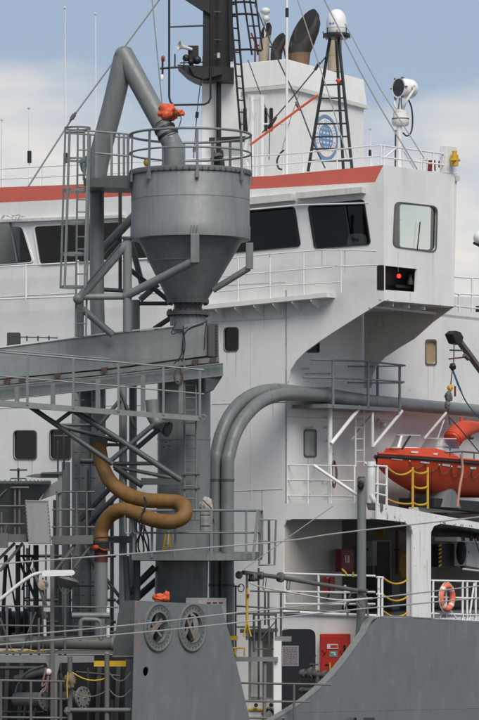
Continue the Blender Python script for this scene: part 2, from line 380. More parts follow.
doorh = rr([(280.3, 760-1), (280.3, 628), (315.5, 628), (315.5, 759)], 9)
lockh = None
MB().prism(on(F0, outer), TH, [on(F0, rr(h, 4)) for h in wn+sq]+[on(F0, doorh)]).build('front_wall', WHITE, hs, smooth=False)
MB().prism(on(F0, stop+sbot), TH-DQ*.0, ).build('red_stripe', RED, hs, smooth=False)
plate(hs, F0, 'front_wall_corner', [(383.4, 165), (384, 186), (375, 182)], TH, WHITE)
for i, h in enumerate(wn):
    fr = plate(hs, LQ(-.012), 'window', rr([(x+dx, y+dy) for (x, y), (dx, dy) in zip(h, [(-1.1, -1.1)]*len(h))] if 0 else h, 4), DQ*.0+DQ*.03, GLASS)
    o = on(LQ(-.03), rr(h, 4)); cx = sum((p for p in o), V())/len(o)
    big = [cx+(p-cx)*1.035 for p in o]
    MB().prism(big, DQ*.028, [o]).build('window_frame', BLACK if i in (3, 4) else WHITE2, fr, smooth=False)
for h in sq:
    fr = plate(hs, LQ(.03), 'window', rr(h, 4), DQ*.02, GLASS)
    o = on(LQ(-.02), rr(h, 4)); cx = sum((p for p in o), V())/len(o)
    MB().prism([cx+(p-cx)*1.07 for p in o], DQ*.018, [o]).build('window_frame', GALV, fr, smooth=False)
    plate(hs, LQ(.2), 'dark_room_sheet', [(x+(3 if x < (h[0][0]+h[1][0])/2 else -3)*-1, y) for x, y in h], DQ*.02, DOORM)  # dark sheet added behind each pane to stand for the unlit room
# bridge room behind the glass
zb0 = F0(200, 300).z; zb1 = F0(200, 196).z
FW = F0(-60, 230); pmax = pq(FW)[0]
MB().prism([ship(2.3, qA-.1, zb0), ship(pmax, qA-.1, zb0), ship(pmax, qA-.1, zb1), ship(2.3, qA-.1, zb1)], DQ*.05).build('bridge_back_wall', INNER, hs, smooth=False)
MB().prism([ship(.1, .1, zb0), ship(pmax, .1, zb0), ship(pmax, qA, zb0), ship(.1, qA, zb0)], UP*.05).build('bridge_floor', INNER, hs, smooth=False)
MB().prism([ship(.1, .1, zb1+.3), ship(pmax, .1, zb1+.3), ship(pmax, qA, zb1+.3), ship(.1, qA, zb1+.3)], UP*.05).build('bridge_ceiling', INNER, hs, smooth=False)
chair = LQ(.35)
plate(hs, chair, 'helm_chair', rr([(348, 234), (362, 233), (364, 250), (346, 252)], 4), DQ*.2, WHITE2, holes=[rr(box(351, 238, 359, 242), 2)])
plate(hs, LQ(.6), 'console', [(214, 240), (262, 236), (262, 262), (214, 264)], DQ*.5, INNER)
# roof and wing side
zr = F0(383, 166.5).z
MB().prism([ship(0.03, .065, zr-.06), ship(pmax, .065, zr-.06), ship(pmax, 12, zr-.06), ship(6.5, 12, zr-.06), ship(6.5, qA, zr-.06), ship(0.03, qA, zr-.06)], UP*.05).build('roof_deck', WHITE, hs, smooth=False)
side = [(383.6, 165), (457, 175), (453.5, 306.5), (384, 300.5)]
swin = rr([(396, 202.3), (437, 207), (435.8, 251.6), (394, 246)], 6)
rec = rr([(384.25, 265.5), (417, 269), (416, 292), (384.25, 289.8)], .4)
plate(hs, S0, 'wing_side_wall', side, DP*.06, WHITE, holes=[swin, rec])
wf = plate(hs, LP(.03), 'window', swin, DP*.02, GLASSR)
o = on(LP(-.02), swin); cx = sum((p for p in o), V())/len(o)
MB().prism([cx+(p-cx)*1.05 for p in o], DP*.018, [o]).build('window_frame', GALV, wf, smooth=False)
mem(wf, LP(-.03), 'wiper', [(417, 250), (418.5, 238), (420, 222)], 1.3, BLACK, 6)
wr_ = LP(.45)
lr = plate(hs, wr_, 'lamp_recess', [(378, 262), (422, 266), (421, 296), (378, 293)], DP*.02, BLACK)
plate(hs, LQ(-.012), 'recess_return', [(377, 265), (383.9, 265.2), (383.9, 290.2), (377, 289.6)], DQ*.008, BLACK)
c = LP(.2)(398.8, 276); MB().ball(c, .055).build('red_navigation_light', LAMPR, lr)
c2 = LP(.25)(410.5, 281); MB().lathe(c2-UP*.1, [(.09, 0), (.1, .06), (.06, .2), (.05, .26)], UP, 14).build('lamp_housing', LAMPY, lr)
c3 = LP(.3)(403, 287); MB().bar(c3-DQ*.45, c3+DQ*.3, .12, .08).build('lamp_shelf', BLACK, lr)
plate(hs, LQ(qA-.03), 'wing_aft_wall', [(-60, 190), (383, 178), (454, 176), (453, 306), (300, 312), (-60, 320)], DQ*.05, WHITE, holes=[rr([(399, 204), (431, 207), (430, 250), (399, 247)], 3)])
# flat underside of the wing between the thin forward and aft brackets
aft = [(452.2, 307.5), (433, 321.5), (414, 338.5), (398, 348), (384, 357.5), (376, 366), (372, 375), (370.8, 388)]
Fa = LQ(qA)
zu = F0(384, 300.6).z
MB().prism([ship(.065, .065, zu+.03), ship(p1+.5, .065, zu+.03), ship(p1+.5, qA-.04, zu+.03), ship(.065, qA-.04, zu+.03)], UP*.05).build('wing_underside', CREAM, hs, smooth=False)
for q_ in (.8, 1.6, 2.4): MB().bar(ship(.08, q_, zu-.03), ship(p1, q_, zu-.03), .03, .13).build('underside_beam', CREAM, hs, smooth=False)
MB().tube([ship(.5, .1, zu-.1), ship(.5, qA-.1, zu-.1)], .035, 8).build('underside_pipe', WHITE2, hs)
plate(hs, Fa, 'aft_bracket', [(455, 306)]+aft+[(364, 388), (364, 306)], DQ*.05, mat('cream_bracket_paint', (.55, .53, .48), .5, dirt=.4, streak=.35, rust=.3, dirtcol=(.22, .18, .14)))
# house side wall
sx1 = 479+70
Sp = LP(p1)
sidewall = [(287, 290), (sx1, 300), (sx1, 510), (287, 503.5)]
hw = [rr(box(305, 431, 316, 455.5), 2.5), rr([(426.3, 341), (436, 341), (436, 363.7), (426.3, 363.7)], 2.5), rr([(307.5, 344), (319, 339), (319, 352), (307.5, 352)], 1.5)]
plate(hs, Sp, 'side_wall', sidewall, DP*.06, WHITE, holes=hw)
for h, mm_, d in zip(hw, (mat('pale_curtain', (.42, .45, .40), .7, dirt=.6, streak=.8, dirtcol=(.15, .17, .15)), BLIND, DOORM), (.04, .05, .02)):
    wp_ = plate(hs, LP(p1+d), 'window', h, DP*.02, mm_)
    o = on(LP(p1-.02), h); cx = sum((p for p in o), V())/len(o)
    MB().prism([cx+(p-cx)*1.16 for p in o], DP*.018, [o]).build('window_frame', GALV, wp_, smooth=False)
# boat deck, recess, lower deck
zd = F0(377, 503).z; zd2 = F0(377, 519).z; zl = F0(350, 616).z
q8 = 8.0; v479 = S0(479, 524.6); zs8 = zd+(v479.z-zd)*q8/pq(v479)[1]
MB().prism([ship(0.03, q8, zs8-.09), ship(p1+.1, q8, zs8-.09), ship(p1+.1, 30, zs8-.09), ship(0.03, 30, zs8-.09)], UP*.07).build('boat_deck', GREYL, hs, smooth=False)
MB().prism([ship(0.06, .065, zd-.09), ship(p1+.1, .065, zd-.09), ship(p1+.1, q8, zs8-.09), ship(0.06, q8, zs8-.09)], UP*.07).build('boat_deck', GREYL, hs, smooth=False)
MB().prism([ship(0.03, .065, zl-.12), ship(6, .065, zl-.12), ship(6, 30, zl-.12), ship(0.03, 30, zl-.12)], UP*.09).build('gallery_deck', GREYL, hs, smooth=False)
facia = [(377, 503), (sx1, 536), (sx1, 760), (377, 760), (377, 616), (412.8, 617), (412.8, 534), (410.5, 526), (404, 522), (377, 519)]
op2 = [(431, 619), (431, 532), (434, 526), (441, 523.6), (479, 529), (sx1-8, 540), (sx1-8, 622)]
plate(hs, LP(.002), 'side_facia', facia, DP*.05, mat('chipped_white_paint', (.75, .742, .72), .42, dirt=.2, streak=.25, rust=.75, bump=.3, dirtcol=(.33, .29, .24)), holes=[op2])
plate(hs, LP(0.052), 'pillar_return', [(412.9, 523), (414.5, 523), (414.5, 618), (412.9, 618)], DP*.2, WHITE)
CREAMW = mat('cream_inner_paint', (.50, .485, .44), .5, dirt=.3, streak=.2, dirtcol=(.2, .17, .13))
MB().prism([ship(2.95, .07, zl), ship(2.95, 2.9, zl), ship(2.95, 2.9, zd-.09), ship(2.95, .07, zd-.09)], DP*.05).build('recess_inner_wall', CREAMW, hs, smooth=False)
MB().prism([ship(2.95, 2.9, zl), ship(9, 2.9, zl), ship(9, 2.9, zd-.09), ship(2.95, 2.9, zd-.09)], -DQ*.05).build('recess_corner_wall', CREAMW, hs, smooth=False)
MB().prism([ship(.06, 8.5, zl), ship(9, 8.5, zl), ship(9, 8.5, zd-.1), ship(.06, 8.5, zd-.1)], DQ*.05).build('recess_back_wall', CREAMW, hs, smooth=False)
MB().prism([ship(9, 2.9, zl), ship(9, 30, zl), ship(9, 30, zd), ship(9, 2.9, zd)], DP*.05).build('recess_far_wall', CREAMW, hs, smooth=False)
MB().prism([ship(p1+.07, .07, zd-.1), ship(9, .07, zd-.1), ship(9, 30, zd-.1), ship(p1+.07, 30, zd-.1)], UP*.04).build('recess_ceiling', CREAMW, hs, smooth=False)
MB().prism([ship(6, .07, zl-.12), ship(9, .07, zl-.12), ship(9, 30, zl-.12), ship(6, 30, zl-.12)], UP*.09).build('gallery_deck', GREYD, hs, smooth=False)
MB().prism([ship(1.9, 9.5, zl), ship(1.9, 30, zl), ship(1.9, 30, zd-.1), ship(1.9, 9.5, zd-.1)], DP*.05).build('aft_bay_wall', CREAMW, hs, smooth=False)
MB().bar(ship(1.3, 3.7, zd-.16), ship(1.3, 6.9, zd-.16), .1, .14).build('deck_beam', WHITE, hs, smooth=False)
# seams, ledge and brackets on the front
for pts in ([(0, 297), (286, 282)], [(-10, 408), (180, 404)], [(212, 404), (286, 402)], [(212, 492), (283, 489)], [(212, 322), (290, 318)], [(251, 318), (251, 500)]):
    mem(hs, LQ(-.002), 'weld_seam', pts, .8, SEAM, 6)
mem(hs, LP(p1-.003), 'weld_seam', [(287, 417), (400, 421)], .7, SEAM, 6)
lgd = MB().prism([F0(200, 307), F0(335, 293.5), F0(335, 298), F0(200, 311.5)], -DQ*.4).build('ledge', WHITE, hs, smooth=False)
for x, y in ((224, 309.5), (243, 307.5), (262, 305.5), (281, 303.7), (300, 301.8), (319, 300)):
    MB().prism([F0(x, y)-DQ*.38, F0(x, y), F0(x, y+11), F0(x, y+9)-DQ*.05, F0(x, y+2)-DQ*.38], DP*.02).build('ledge_bracket', WHITE, hs, smooth=False)
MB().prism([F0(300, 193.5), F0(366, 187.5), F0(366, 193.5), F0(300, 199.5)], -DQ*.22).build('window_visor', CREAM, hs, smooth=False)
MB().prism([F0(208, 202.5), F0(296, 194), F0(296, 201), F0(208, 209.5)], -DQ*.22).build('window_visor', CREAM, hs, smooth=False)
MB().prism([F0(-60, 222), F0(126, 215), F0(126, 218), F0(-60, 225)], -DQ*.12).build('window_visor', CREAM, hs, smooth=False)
mem(hs, LQ(-.26), 'visor_bar', [(240, 210.5), (300, 205), (369, 203)], 1.5, WHITE2, 6)
random.seed(3)
for x in (4, 14):
    for k in range(3): MB().tube(crv([LQ(-.25)(x+k*4+random.uniform(-3, 3), 218+random.uniform(-4, 2)) for _ in range(4)], 4), .02, 6).build('bird_nest_twig' if 0 else 'wiper_bracket', CREAM, hs)
mem(hs, LQ(-.05), 'wiper', [(10, 222), (17, 262)], 1.8, GALV, 6)
mem(hs, LQ(-.05), 'wiper', [(345, 206), (350, 240)], 1.2, BLACK, 6)
MB().prism([LQ(-.02)(-20, 345), LQ(-.02)(-19.6, 345), LQ(-.02)(-19.6, 350)], DQ*.01)
# door
dr = plate(hs, LQ(.02), 'door', rr([(281, 760), (281, 629), (315, 629), (315, 760)], 8), DQ*.03, DOORM)
plate(dr, LQ(.012), 'notice', box(281.8, 645.7, 298.6, 666), DQ*.005, PAPER)
nn = MB()
for yy in range(0, 9):
    x = 283.2
    while x < 297:
        wd = random.uniform(.8, 2.6); nn.prism(on(LQ(.008), box(x, 647.4+yy*2, min(297.4, x+wd), 648.3+yy*2)), DQ*.002); x += wd+.7
nn.build('notice_lines', mat('faded_print', (.13, .09, .11), .8, dirt=0, streak=0), dr, smooth=False, kind='stuff')
mem(dr, LQ(-.04), 'door_handle', [(311, 668), (311, 680)], 1.3, GALV, 6)
mem(hs, LQ(-.03), 'gallery_lip', [(284, 612), (350, 615), (377, 616)], 3.6, WHITE2, 8)

# ------------------------------------------------------------ bridge front handrail, roof rails
railing('thin white handrail under the left bridge windows', LQ(-.35),
        [(26, 264, 300), (78, 260, 300), (128, 257, 300)], [[(-20, 268), (60, 263.5), (160, 258)], [(-20, 300), (60, 297), (160, 293)]], WHITE2, 2, 1.8)
railing('thin white handrail under the right bridge windows above the ledge', LQ(-.35),
        [(238, 257, 306), (270, 254, 303), (303.6, 252, 299), (341, 250, 293)],
        [[(215, 260), (270, 254), (327, 249.5), (376, 251)], [(215, 277), (270, 272), (341, 266), (378, 265)], [(215, 292), (270, 286), (341, 282)]], WHITE2, 1.6, 1.3)
railing('white roof railing above the left bridge windows', LQ(.3), [(-2, 169, 187), (42.5, 167, 186), (84, 164.5, 184)], [[(-20, 170), (64, 165.5), (90, 164)], [(-20, 180), (90, 175)]], WHITE2, 1.5, 1.4)
railing('white roof railing between the hopper and the bridge wing corner', LQ(.3),
        [(128, 162, 183), (170, 160, 181), (212, 158.5, 179), (256, 156, 177), (283, 154, 175), (303, 152.5, 173), (337, 149, 170), (372, 146, 166), (381, 145.4, 166)],
        [[(100, 164), (255, 156), (290, 154), (370, 146), (381, 145.4)], [(100, 174), (255, 166), (290, 163.5), (370, 157), (381, 156)]], WHITE2, 1.5, 1.4)
railing('white roof railing over the wing end beside the searchlight', LP(.15),
        [(384, 146, 167), (403, 149, 169), (421, 151, 171), (433, 152.5, 172), (445, 154, 173)],
        [[(381, 145.4), (452, 155)], [(381, 157), (452, 166)], [(396, 148), (384, 158)], [(403, 150), (414, 168)]], WHITE2, 2, 1.7)

# ------------------------------------------------------------ funnel
fq = 5.2; Ff = LQ(fq); fc = Ff(286.7, 80); fp = pq(fc)[0]; Fs = LP(fp)
fn = thing('funnel', 'broad white funnel with blue globe emblem behind the roof railing', 'funnel', V((fc.x, fc.y, zr)))
ZB = zr-.3; q2 = pq(Fs(364, 120))[1]; p2 = pq(Ff(228, 120))[0]
ztf = Fs(286.7, 85).z; ztop = Fs(286.7, 58.6).z; zts = Fs(364, 97).z; ztops = Fs(364, 77).z
def fr_(p, q, z): return ship(p, q, z)
MB().prism([ship(fp, fq, ZB), ship(fp, q2, ZB), ship(p2, q2, ZB), ship(p2, fq, ZB)], UP*(ztf-ZB)).build('funnel_casing', WHITE, fn, smooth=False, bevel=.03)
e = .07
rowsf = [[ship(fp-e, fq-e, ztf+.001), ship(fp-e, q2+e, ztf-.12), ship(p2+e, q2+e, ztf-.12), ship(p2+e, fq-e, ztf+.001)],
         [ship(fp+.03, fq+.03, ztop), ship(fp+.03, q2+.03, ztop-.1), ship(p2-.03, q2+.03, ztop-.1), ship(p2-.03, fq+.03, ztop)]]
MB().loft(rowsf).build('funnel_crown', WHITE, fn, smooth=False, bevel=.02)
MB().prism([ship(fp-e-.03, fq-e-.03, ztf-.10), ship(fp-e-.03, q2+e+.03, ztf-.22), ship(p2+e+.03, q2+e+.03, ztf-.22), ship(p2+e+.03, fq-e-.03, ztf-.10)], UP*.09).build('crown_lip', CREAM, fn, smooth=False)
for x in (239.5, 244.7, 265.5, 271): plate(fn, LQ(fq-.015), 'louvre_slot', rr([(x-1.7, 108), (x+1.7, 107.8), (x+1.7, 131), (x-1.7, 131.3)], 1.6), DQ*.02, RUB)
# emblem: ring, tiny letters on the ring, globe with meridians and parallels
ec = LP(fp-.006)(326, 137.6); es = ec.y/FPX
def ep(a, r): return ec+(DQ*math.cos(a)+UP*math.sin(a))*r
def ering(r0, r1, name, m, n=48, off=0):
    mb = MB(); mb.prism([ep(2*math.pi*i/n, r1)-DP*off for i in range(n)], DP*.004, [[ep(2*math.pi*i/n, r0)-DP*off for i in range(n)]]); return mb.build(name, m, fn, smooth=False)
eR = 23.0*es
ering(eR*.885, eR, 'emblem_ring', BLUE); ering(eR*.845, eR*.865, 'emblem_thin_ring', REDB); ering(eR*.50, eR*.54, 'emblem_inner_ring', BLUE)
ering(eR*.555, eR*.57, 'emblem_thin_ring', REDB)
gl = MB()
for i in range(26):
    a = R(-45+270*i/25); w_ = eR*.028
    if i % 5 == 4: continue
    d = ep(a, 1)-ec; t = V((0, 0, 0))+(-DQ*math.sin(a)+UP*math.cos(a)); c0 = ep(a, eR*.71)
    gl.prism([c0+d*w_*2.8+t*w_, c0+d*w_*2.8-t*w_, c0-d*w_*2.8-t*w_, c0-d*w_*2.8+t*w_], DP*.004)
gl.build('emblem_lettering', mat('pale_blue_paint', (.35, .44, .58), .6, dirt=.1, streak=0), fn, smooth=False, kind='stuff')
gg = MB(); rg = eR*.50
for k in (-.62, -.2, .2, .62):
    z_ = rg*k; hw_ = math.sqrt(rg*rg-z_*z_)*.96; th = rg*.11; c0 = ec+UP*z_
    gg.prism([c0-DQ*hw_+UP*th, c0+DQ*hw_+UP*th, c0+DQ*hw_-UP*th, c0-DQ*hw_-UP*th], DP*.004)
gg.build('emblem_parallels', BLUE, fn, smooth=False)
for kx in (-.62, 0, .62):
    P = [ec+DQ*(rg*kx*math.cos(a*math.pi/20))+UP*(rg*math.sin(a*math.pi/20)) for a in range(-9, 10)]
    m2 = MB()
    for a, b in zip(P[:-1], P[1:]): m2.prism([a-DQ*rg*.1-DP*.003, a+DQ*rg*.1-DP*.003, b+DQ*rg*.1-DP*.003, b-DQ*rg*.1-DP*.003], DP*.003)
    m2.build('emblem_meridian', BLUE, fn, smooth=False)
# exhausts: open ends cut as ovals
def exhaust(path, rads, Y, m, m2, name='exhaust_pipe'):
    P = crv([L(Y)(x, y) for x, y in path], 5); k = len(P)
    n = len(rads)-1; rs = []
    for i in range(k):
        t = i/(k-1)*n; a = int(min(t, n-1)); rs.append((rads[a]*(1-(t-a))+rads[a+1]*(t-a))*Y/FPX)
    h = int(k*.42)
    o = MB().tube(P[:h+1], rs[:h+1], 28).build(name, m, fn)
    MB().tube(P[h:], rs[h:], 28, caps=True).build('sooty_outlet', m2, o)
    MB().lathe(P[h], [(rs[h]*1.03, -.02), (rs[h]*1.03, .02)], P[h+1]-P[h], 28).build('collar', m2, o)
    return o
def stack(rings, Y, dr, m, m2, split, tilt=(6, 4), name='exhaust_pipe'):
    def rows_(rs):
        out_ = []
        for (lx, ly), (rx, ry), tt in rs:
            tv = V((-tilt[0]*tt, 0, tilt[1]*tt))*Y/FPX
            l_, r_ = L(Y)(lx, ly), L(Y)(rx, ry); c_ = (l_+r_)/2; hv = (r_-l_)/2
            out_.append([c_+hv*math.cos(2*math.pi*j/28)+(V((0, dr*Y/FPX, 0))+tv)*math.sin(2*math.pi*j/28) for j in range(28)])
        return out_
    o = MB().loft(rows_(rings[:split+1])).build(name, m, fn); rw = rows_(rings[split:])
    inn = []
    for k_ in (.9, .9):
        c_ = sum(rw[-1], V())/28; inn.append([c_+(p_-c_)*k_ for p_ in rw[-1]])
    c1 = sum(rw[0], V())/28; c0_ = sum(rw[-1], V())/28; inn[1] = [p_+(c1-c0_)*.5 for p_ in inn[1]]
    MB().loft(rw+inn).build('sooty_outlet', m2, o, ang=60)
    return o
stack([((288, 66), (309, 66), 0), ((288, 54), (310.5, 53), 0), ((288, 49), (314.5, 44), .1), ((289, 46.5), (318.5, 32), .45), ((290, 45), (319.5, 22), .8), ((291, 44.5), (317.5, 13), 1), ((292.5, 44), (314.5, 9), 1)], 90.5, 10, RUSTY, SOOT, 1, (6.5, 4))
stack([((270.5, 66), (281.5, 66), 0), ((270.5, 54), (282, 54), 0), ((271, 50), (285, 44), .5), ((272, 48.5), (285.5, 36), 1), ((272.5, 48), (283.5, 33), 1)], 90.5, 5.5, SOOT, SOOT, 1, (3, 2.4))
stack([((258.5, 66), (269, 66), 0), ((259, 44), (269.5, 44), 0), ((260, 39), (271, 34), .5), ((261, 37), (271, 26), 1), ((262, 36.5), (269.5, 22.5), 1)], 90.8, 5, TAN, SOOT, 2, (3.2, 2))
exhaust([(334.5, 72), (334.5, 58), (335, 46), (336, 38)], [6.8, 6.8, 7, 6], 92.0, TAN, TAN)
cc = L(90.6)(265.5, 11); rdm = thing('roof_sensor', 'small lumpy white sensor above the tan exhaust on the funnel', 'sensor', L(90.6)(265, 60))
mem(rdm, L(90.7), 'stem', [(265, 62), (265, 18)], 2, CREAM, 8)
MB().ball(cc, .13, sc=(1.1, 1, .8)).build('head', CREAM, rdm); MB().ball(cc-UP*.22+V((.02, 0, 0)), .1).build('body', CREAM, rdm)
for a, b in (((251, 33), (262, 58)), ((255, 45), (272, 47)), ((255, 33), (255, 62)), ((283, 44), (286, 60))):
    mem(fn, L(90.9), 'red_pipe', [a, b], 1.8, REDB, 6)

# ------------------------------------------------------------ black signal mast
mY = 86.0; M0 = L(mY)
ms = thing('signal_mast', 'thick black signal mast on a white foot above the hopper', 'mast', M0(218, 182))
MB().prism([M0(203.5, -40), M0(229.5, -40), M0(230.5, 79), M0(202.5, 79)], V((0, .6, 0))).build('black_column', BLACK, ms, smooth=False, bevel=.04)
MB().prism([M0(202, 79), M0(241, 79), M0(241, 185), M0(201, 185)], V((0, .8, 0))).build('white_foot', WHITE, ms, smooth=False, bevel=.03)
plate(ms, L(mY-.1), 'yard', [(176, -8), (210, 14), (210, -20), (176, -20)], V((0, .4, 0)), BLACK)
plate(ms, L(mY-.6), 'platform', [(177.5, 64.5), (234, 67.5), (234, 81), (203, 80.5), (195, 78), (187, 73.5)], V((0, 1.2, 0)), BLACK)
mem(ms, L(mY-.5), 'platform_rail', [(180, 63), (205, 62)], 1.2, BLACK, 6)
mem(ms, L(mY-.25), 'conduit', [(218.5, 66), (218.5, 176)], 5.5, BLACK, 8)
mem(ms, L(mY-.35), 'conduit', [(215.5, 76), (215.5, 176)], 1.4, GREYL, 8)
plate(ms, L(mY-.35), 'bracket', [(209, 137.5), (249, 136), (249, 141.5), (209, 142.5)], V((0, .12, 0)), BLACK)
plate(ms, L(mY-.3), 'mast_foot', [(214, 150), (223, 150), (226, 174), (212, 174)], V((0, .2, 0)), BLACK)
P = rnd([L(mY-.8)(x, y) for x, y in ((169.2, -30), (169.2, 105), (210.5, 104), (210.5, 66))], .12, 6)
P2 = [L(mY-.8)(169.2, -30), L(mY-.8)(169.2, 97)]+[L(mY-.8)(x, y) for x, y in ((170.5, 102), (174, 105), (204, 104.5), (208.5, 102.5), (210.5, 98), (210.5, 66))]
MB().tube(P2, .03, 8).build('hoop_frame', BLACK, ms)
mem(ms, L(mY-.7), 'cross_stay', [(170, 27), (206, 25.5)], 1.7, BLACK, 8)
mem(ms, L(mY-.7), 'spur', [(160, 68.5), (182, 67)], 2.2, BLACK, 8)
mem(ms, L(mY-.7), 'spur_post', [(162.6, 74), (162.6, 60)], 2, BLACK, 8); mem(ms, L(mY-.7), 'spur_post', [(175, 54), (175, 67)], 1.4, BLACK, 8)
for n_, c_, m_ in (('red_mast_light', (163, 59), REDB), ('white_mast_light', (162, 78), DOME)):
    t = L(mY-.7)(*c_); MB().lathe(t-UP*.07, [(.035, 0), (.05, .03), (.05, .12), (.02, .16)], UP, 12).build(n_, m_, ms)
plate(ms, L(mY-.2), 'column_rib', [(228, -40), (232, -40), (233.5, 60), (229.5, 60)], V((0, .3, 0)), BLACK)
plate(ms, L(mY-.75), 'platform_skirt', [(189, 66), (222, 68.5), (222, 74), (204, 79), (194, 75)], V((0, .3, 0)), BLACK)
for x in (184, 193, 203): mem(ms, L(mY-.7), 'stanchion', [(x, 56), (x, 67)], 1.2, BLACK, 6)
for y in (12, 40, 55): mem(ms, L(mY-.15), 'cable_clip', [(214, y), (221, y)], 1.4, GREYD, 6)
mem(ms, L(mY-.1), 'column_cable', [(217.5, -40), (217.5, 66)], 1.4, CABLE, 6); mem(ms, L(mY-.1), 'column_cable', [(211, -40), (211.5, 66)], 2.2, CABLE, 6)
mem(ms, L(mY-.3), 'white_insulator', [(218.5, 53), (218.5, 58)], 3.4, CREAM, 10)
plate(ms, L(mY-.5), 'gear_box', box(188, 45.5, 198.5, 62), V((0, .35, 0)), BLACK)
for x, y, r_ in ((186, 58, .1), (191, 62, .09), (197, 60, .12)): MB().ball(L(mY-.6)(x, y), r_, 10, 7).build('cable_gland', BLACK, ms)
hn = thing('signal_horn', 'pale green signal horn pointing left on the mast platform', 'horn', L(mY-.55)(190, 50))
d = (L(mY-.55)(179, 46.5)-L(mY-.55)(192, 49.5))+V((0, -.16, 0)); ln = d.length
MB().lathe(L(mY-.55)(192, 49.5), [(.04, 0), (.05, ln*.5), (.07, ln*.75), (.13, ln*.98), (.145, ln), (.12, ln), (.06, ln*.78)], d, 24).build('bell', CREAM, hn)
# climbing ladder of the mast, with back hoops
t = thing('mast_ladder', 'black caged ladder leaning against the signal mast', 'ladder', M0(243, 135))
LM = L(mY-1.0); LM2 = L(mY-.6)
for pts in ([(228.5, -20), (240.5, 132)], [(234, -20), (247, 132)]): mem(t, LM, 'rail', pts, 2.2, BLACK, 8)
for pts in ([(241, -20), (252, 55)], [(247, -20), (258, 55)], [(253, -20), (262.5, 50)]): mem(t, LM2, 'cage_bar', pts, 1.9, BLACK, 8)
for y in range(-8, 130, 12): mem(t, LM, 'rung', [(230+y*.079, y), (235.5+y*.085, y+.5)], 1.5, BLACK, 6)
for y in (2.5, 14.5, 50): mem(t, LM2, 'cage_hoop', [(231+y*.08, y), (245+y*.08, y-.6), (256+y*.12, y+.5)], 2.2, BLACK, 6, curve=True)
for y in (26, 38): mem(t, LM2, 'rung', [(245+y*.14, y), (256+y*.14, y)], 1.3, BLACK, 6)

# ------------------------------------------------------------ white gantry by the funnel
g = thing('white_gantry', 'small white lifting gantry with slanted arm in front of the funnel', 'gantry', LQ(2.5)(255, 176))
G = LQ(2.5)
for n_, p_, w_ in (('post', [(252, 97), (252, 177)], 4.5), ('post', [(262, 97), (262, 177)], 4.5), ('post', [(257.5, 112), (257.5, 177)], 1.6), ('arm', [(253.5, 112), (251.5, 122), (244, 154)], 5), ('leg', [(243, 154), (240, 176)], 3.2), ('leg', [(245, 154), (250, 176)], 2.6),
                  ('cross_bar', [(240, 158), (251, 158)], 4), ('cross_bar', [(262, 124), (284, 124)], 1.8)):
    mem(g, G, n_, p_, w_, WHITE2, 8)
plate(g, G, 'top_beam', [(247.5, 94.5), (262.5, 94.5), (261.5, 100), (250, 99)], DQ*.2, WHITE2)
cab = thing('coiled_cable', 'black cable coil hanging by the thin white funnel pole', 'cable', LQ(1)(281, 165))
MB().tube(crv([LQ(1)(x, y) for x, y in ((284, 150), (280, 154), (277, 161), (278.5, 168), (282, 169.5))]), .025, 8).build('loop', CABLE, cab)

# ------------------------------------------------------------ antennas
def whip(x, y0, y1, wpx, D, m, label, base=None, group='whip antennas on the bridge roof'):
    t = thing('whip_antenna', label, 'antenna', D(x, y1), group)
    P = [D(x-.5, y0), D(x, y1)]; MB().tube(P, [px2m(wpx, P[0])*.3, px2m(wpx, P[0])*.55], 8).build('rod', m, t)
    if base: mem(t, D, 'insulator', [(x, base[0]), (x, base[1])], 4.2, BLACK, 10)
    mem(t, D, 'clamp', [(x-1.5, y0+2), (x+.6, y0+2)], 2.0, CREAM, 6)
whip(65.5, 6, 183, 1.6, LQ(.8), WHITE2, 'tallest thin white whip antenna left of the pipe tower', (153, 163))
whip(96, 12, 178, 1.4, LQ(1.6), WHITE2, 'thin white whip antenna standing just behind the leaning pipe')
whip(29.5, 106, 186, 1.4, LQ(.8), WHITE2, 'short thin whip antenna with black base on the left roof', (151, 163))
whip(2.5, 118, 188, 2.6, LQ(.6), WHITE2, 'stout white pole antenna at the far left edge')
whip(216.5 if 0 else 370.6, 127, 166, 1.8, LQ(1.2), WHITE2, 'very short antenna with dark base between lattice tower and searchlight', (150, 156))
pl = thing('white_pole', 'tall white pole rising past the funnel with black band', 'pole', LQ(1.2)(286.7, 176))
mem(pl, LQ(1.2), 'shaft', [(286.9, -20), (286.7, 176)], 2.8, WHITE2, 10); mem(pl, LQ(1.2), 'band', [(287, 8), (287, 17)], 3.4, BLACK, 10)
# lattice tower with radome
t = thing('lattice_tower', 'dark green lattice ladder tower carrying the white radome', 'tower', LQ(1.5)(332, 172))
T = LQ(1.5); T2 = LQ(2.1)
mem(t, T, 'leg', [(330, 38), (308, 171.5)], 3.2, GREEN, 8); mem(t, T, 'leg', [(338.5, 38), (352, 169)], 3.2, GREEN, 8); mem(t, T2, 'leg', [(336, 38), (343.3, 169)], 3.0, GREEN, 8)
for y in (85, 98.5, 111, 124, 137, 149, 161):
    k = (y-38)/133; mem(t, T, 'rung', [(330-22*k, y), (338.5+13.5*k, y-.5)], 1.7 if y < 160 else 2.2, GREEN, 6)
    if y in (85, 161): mem(t, T, 'back_brace', [(338.5+13.5*k, y), (336+7.3*k, y-3)], 1.5, GREEN, 6, D2=T2)
c = T(336.5, 38.5); MB().lathe(c, [(.02, 0), (.30, 0), (.36, .06), (.36, .12), (.02, .12)], UP, 24).build('tray', GREEN, t)
for j in range(8):
    a = j*math.pi/4; b_ = c+V((math.cos(a), math.sin(a), 0))*.35; MB().tube([b_, b_+UP*(.25 if j % 2 else .18)], .013, 6).build('spike', BLACK, t)
mem(t, LQ(1.45), 'orange_lashing', [(337, 80), (340.5, 82)], 4, TARP, 8); mem(t, LQ(1.45), 'yellow_fitting', [(336.5, 38), (336.5, 41)], 2.5, YEL, 8)
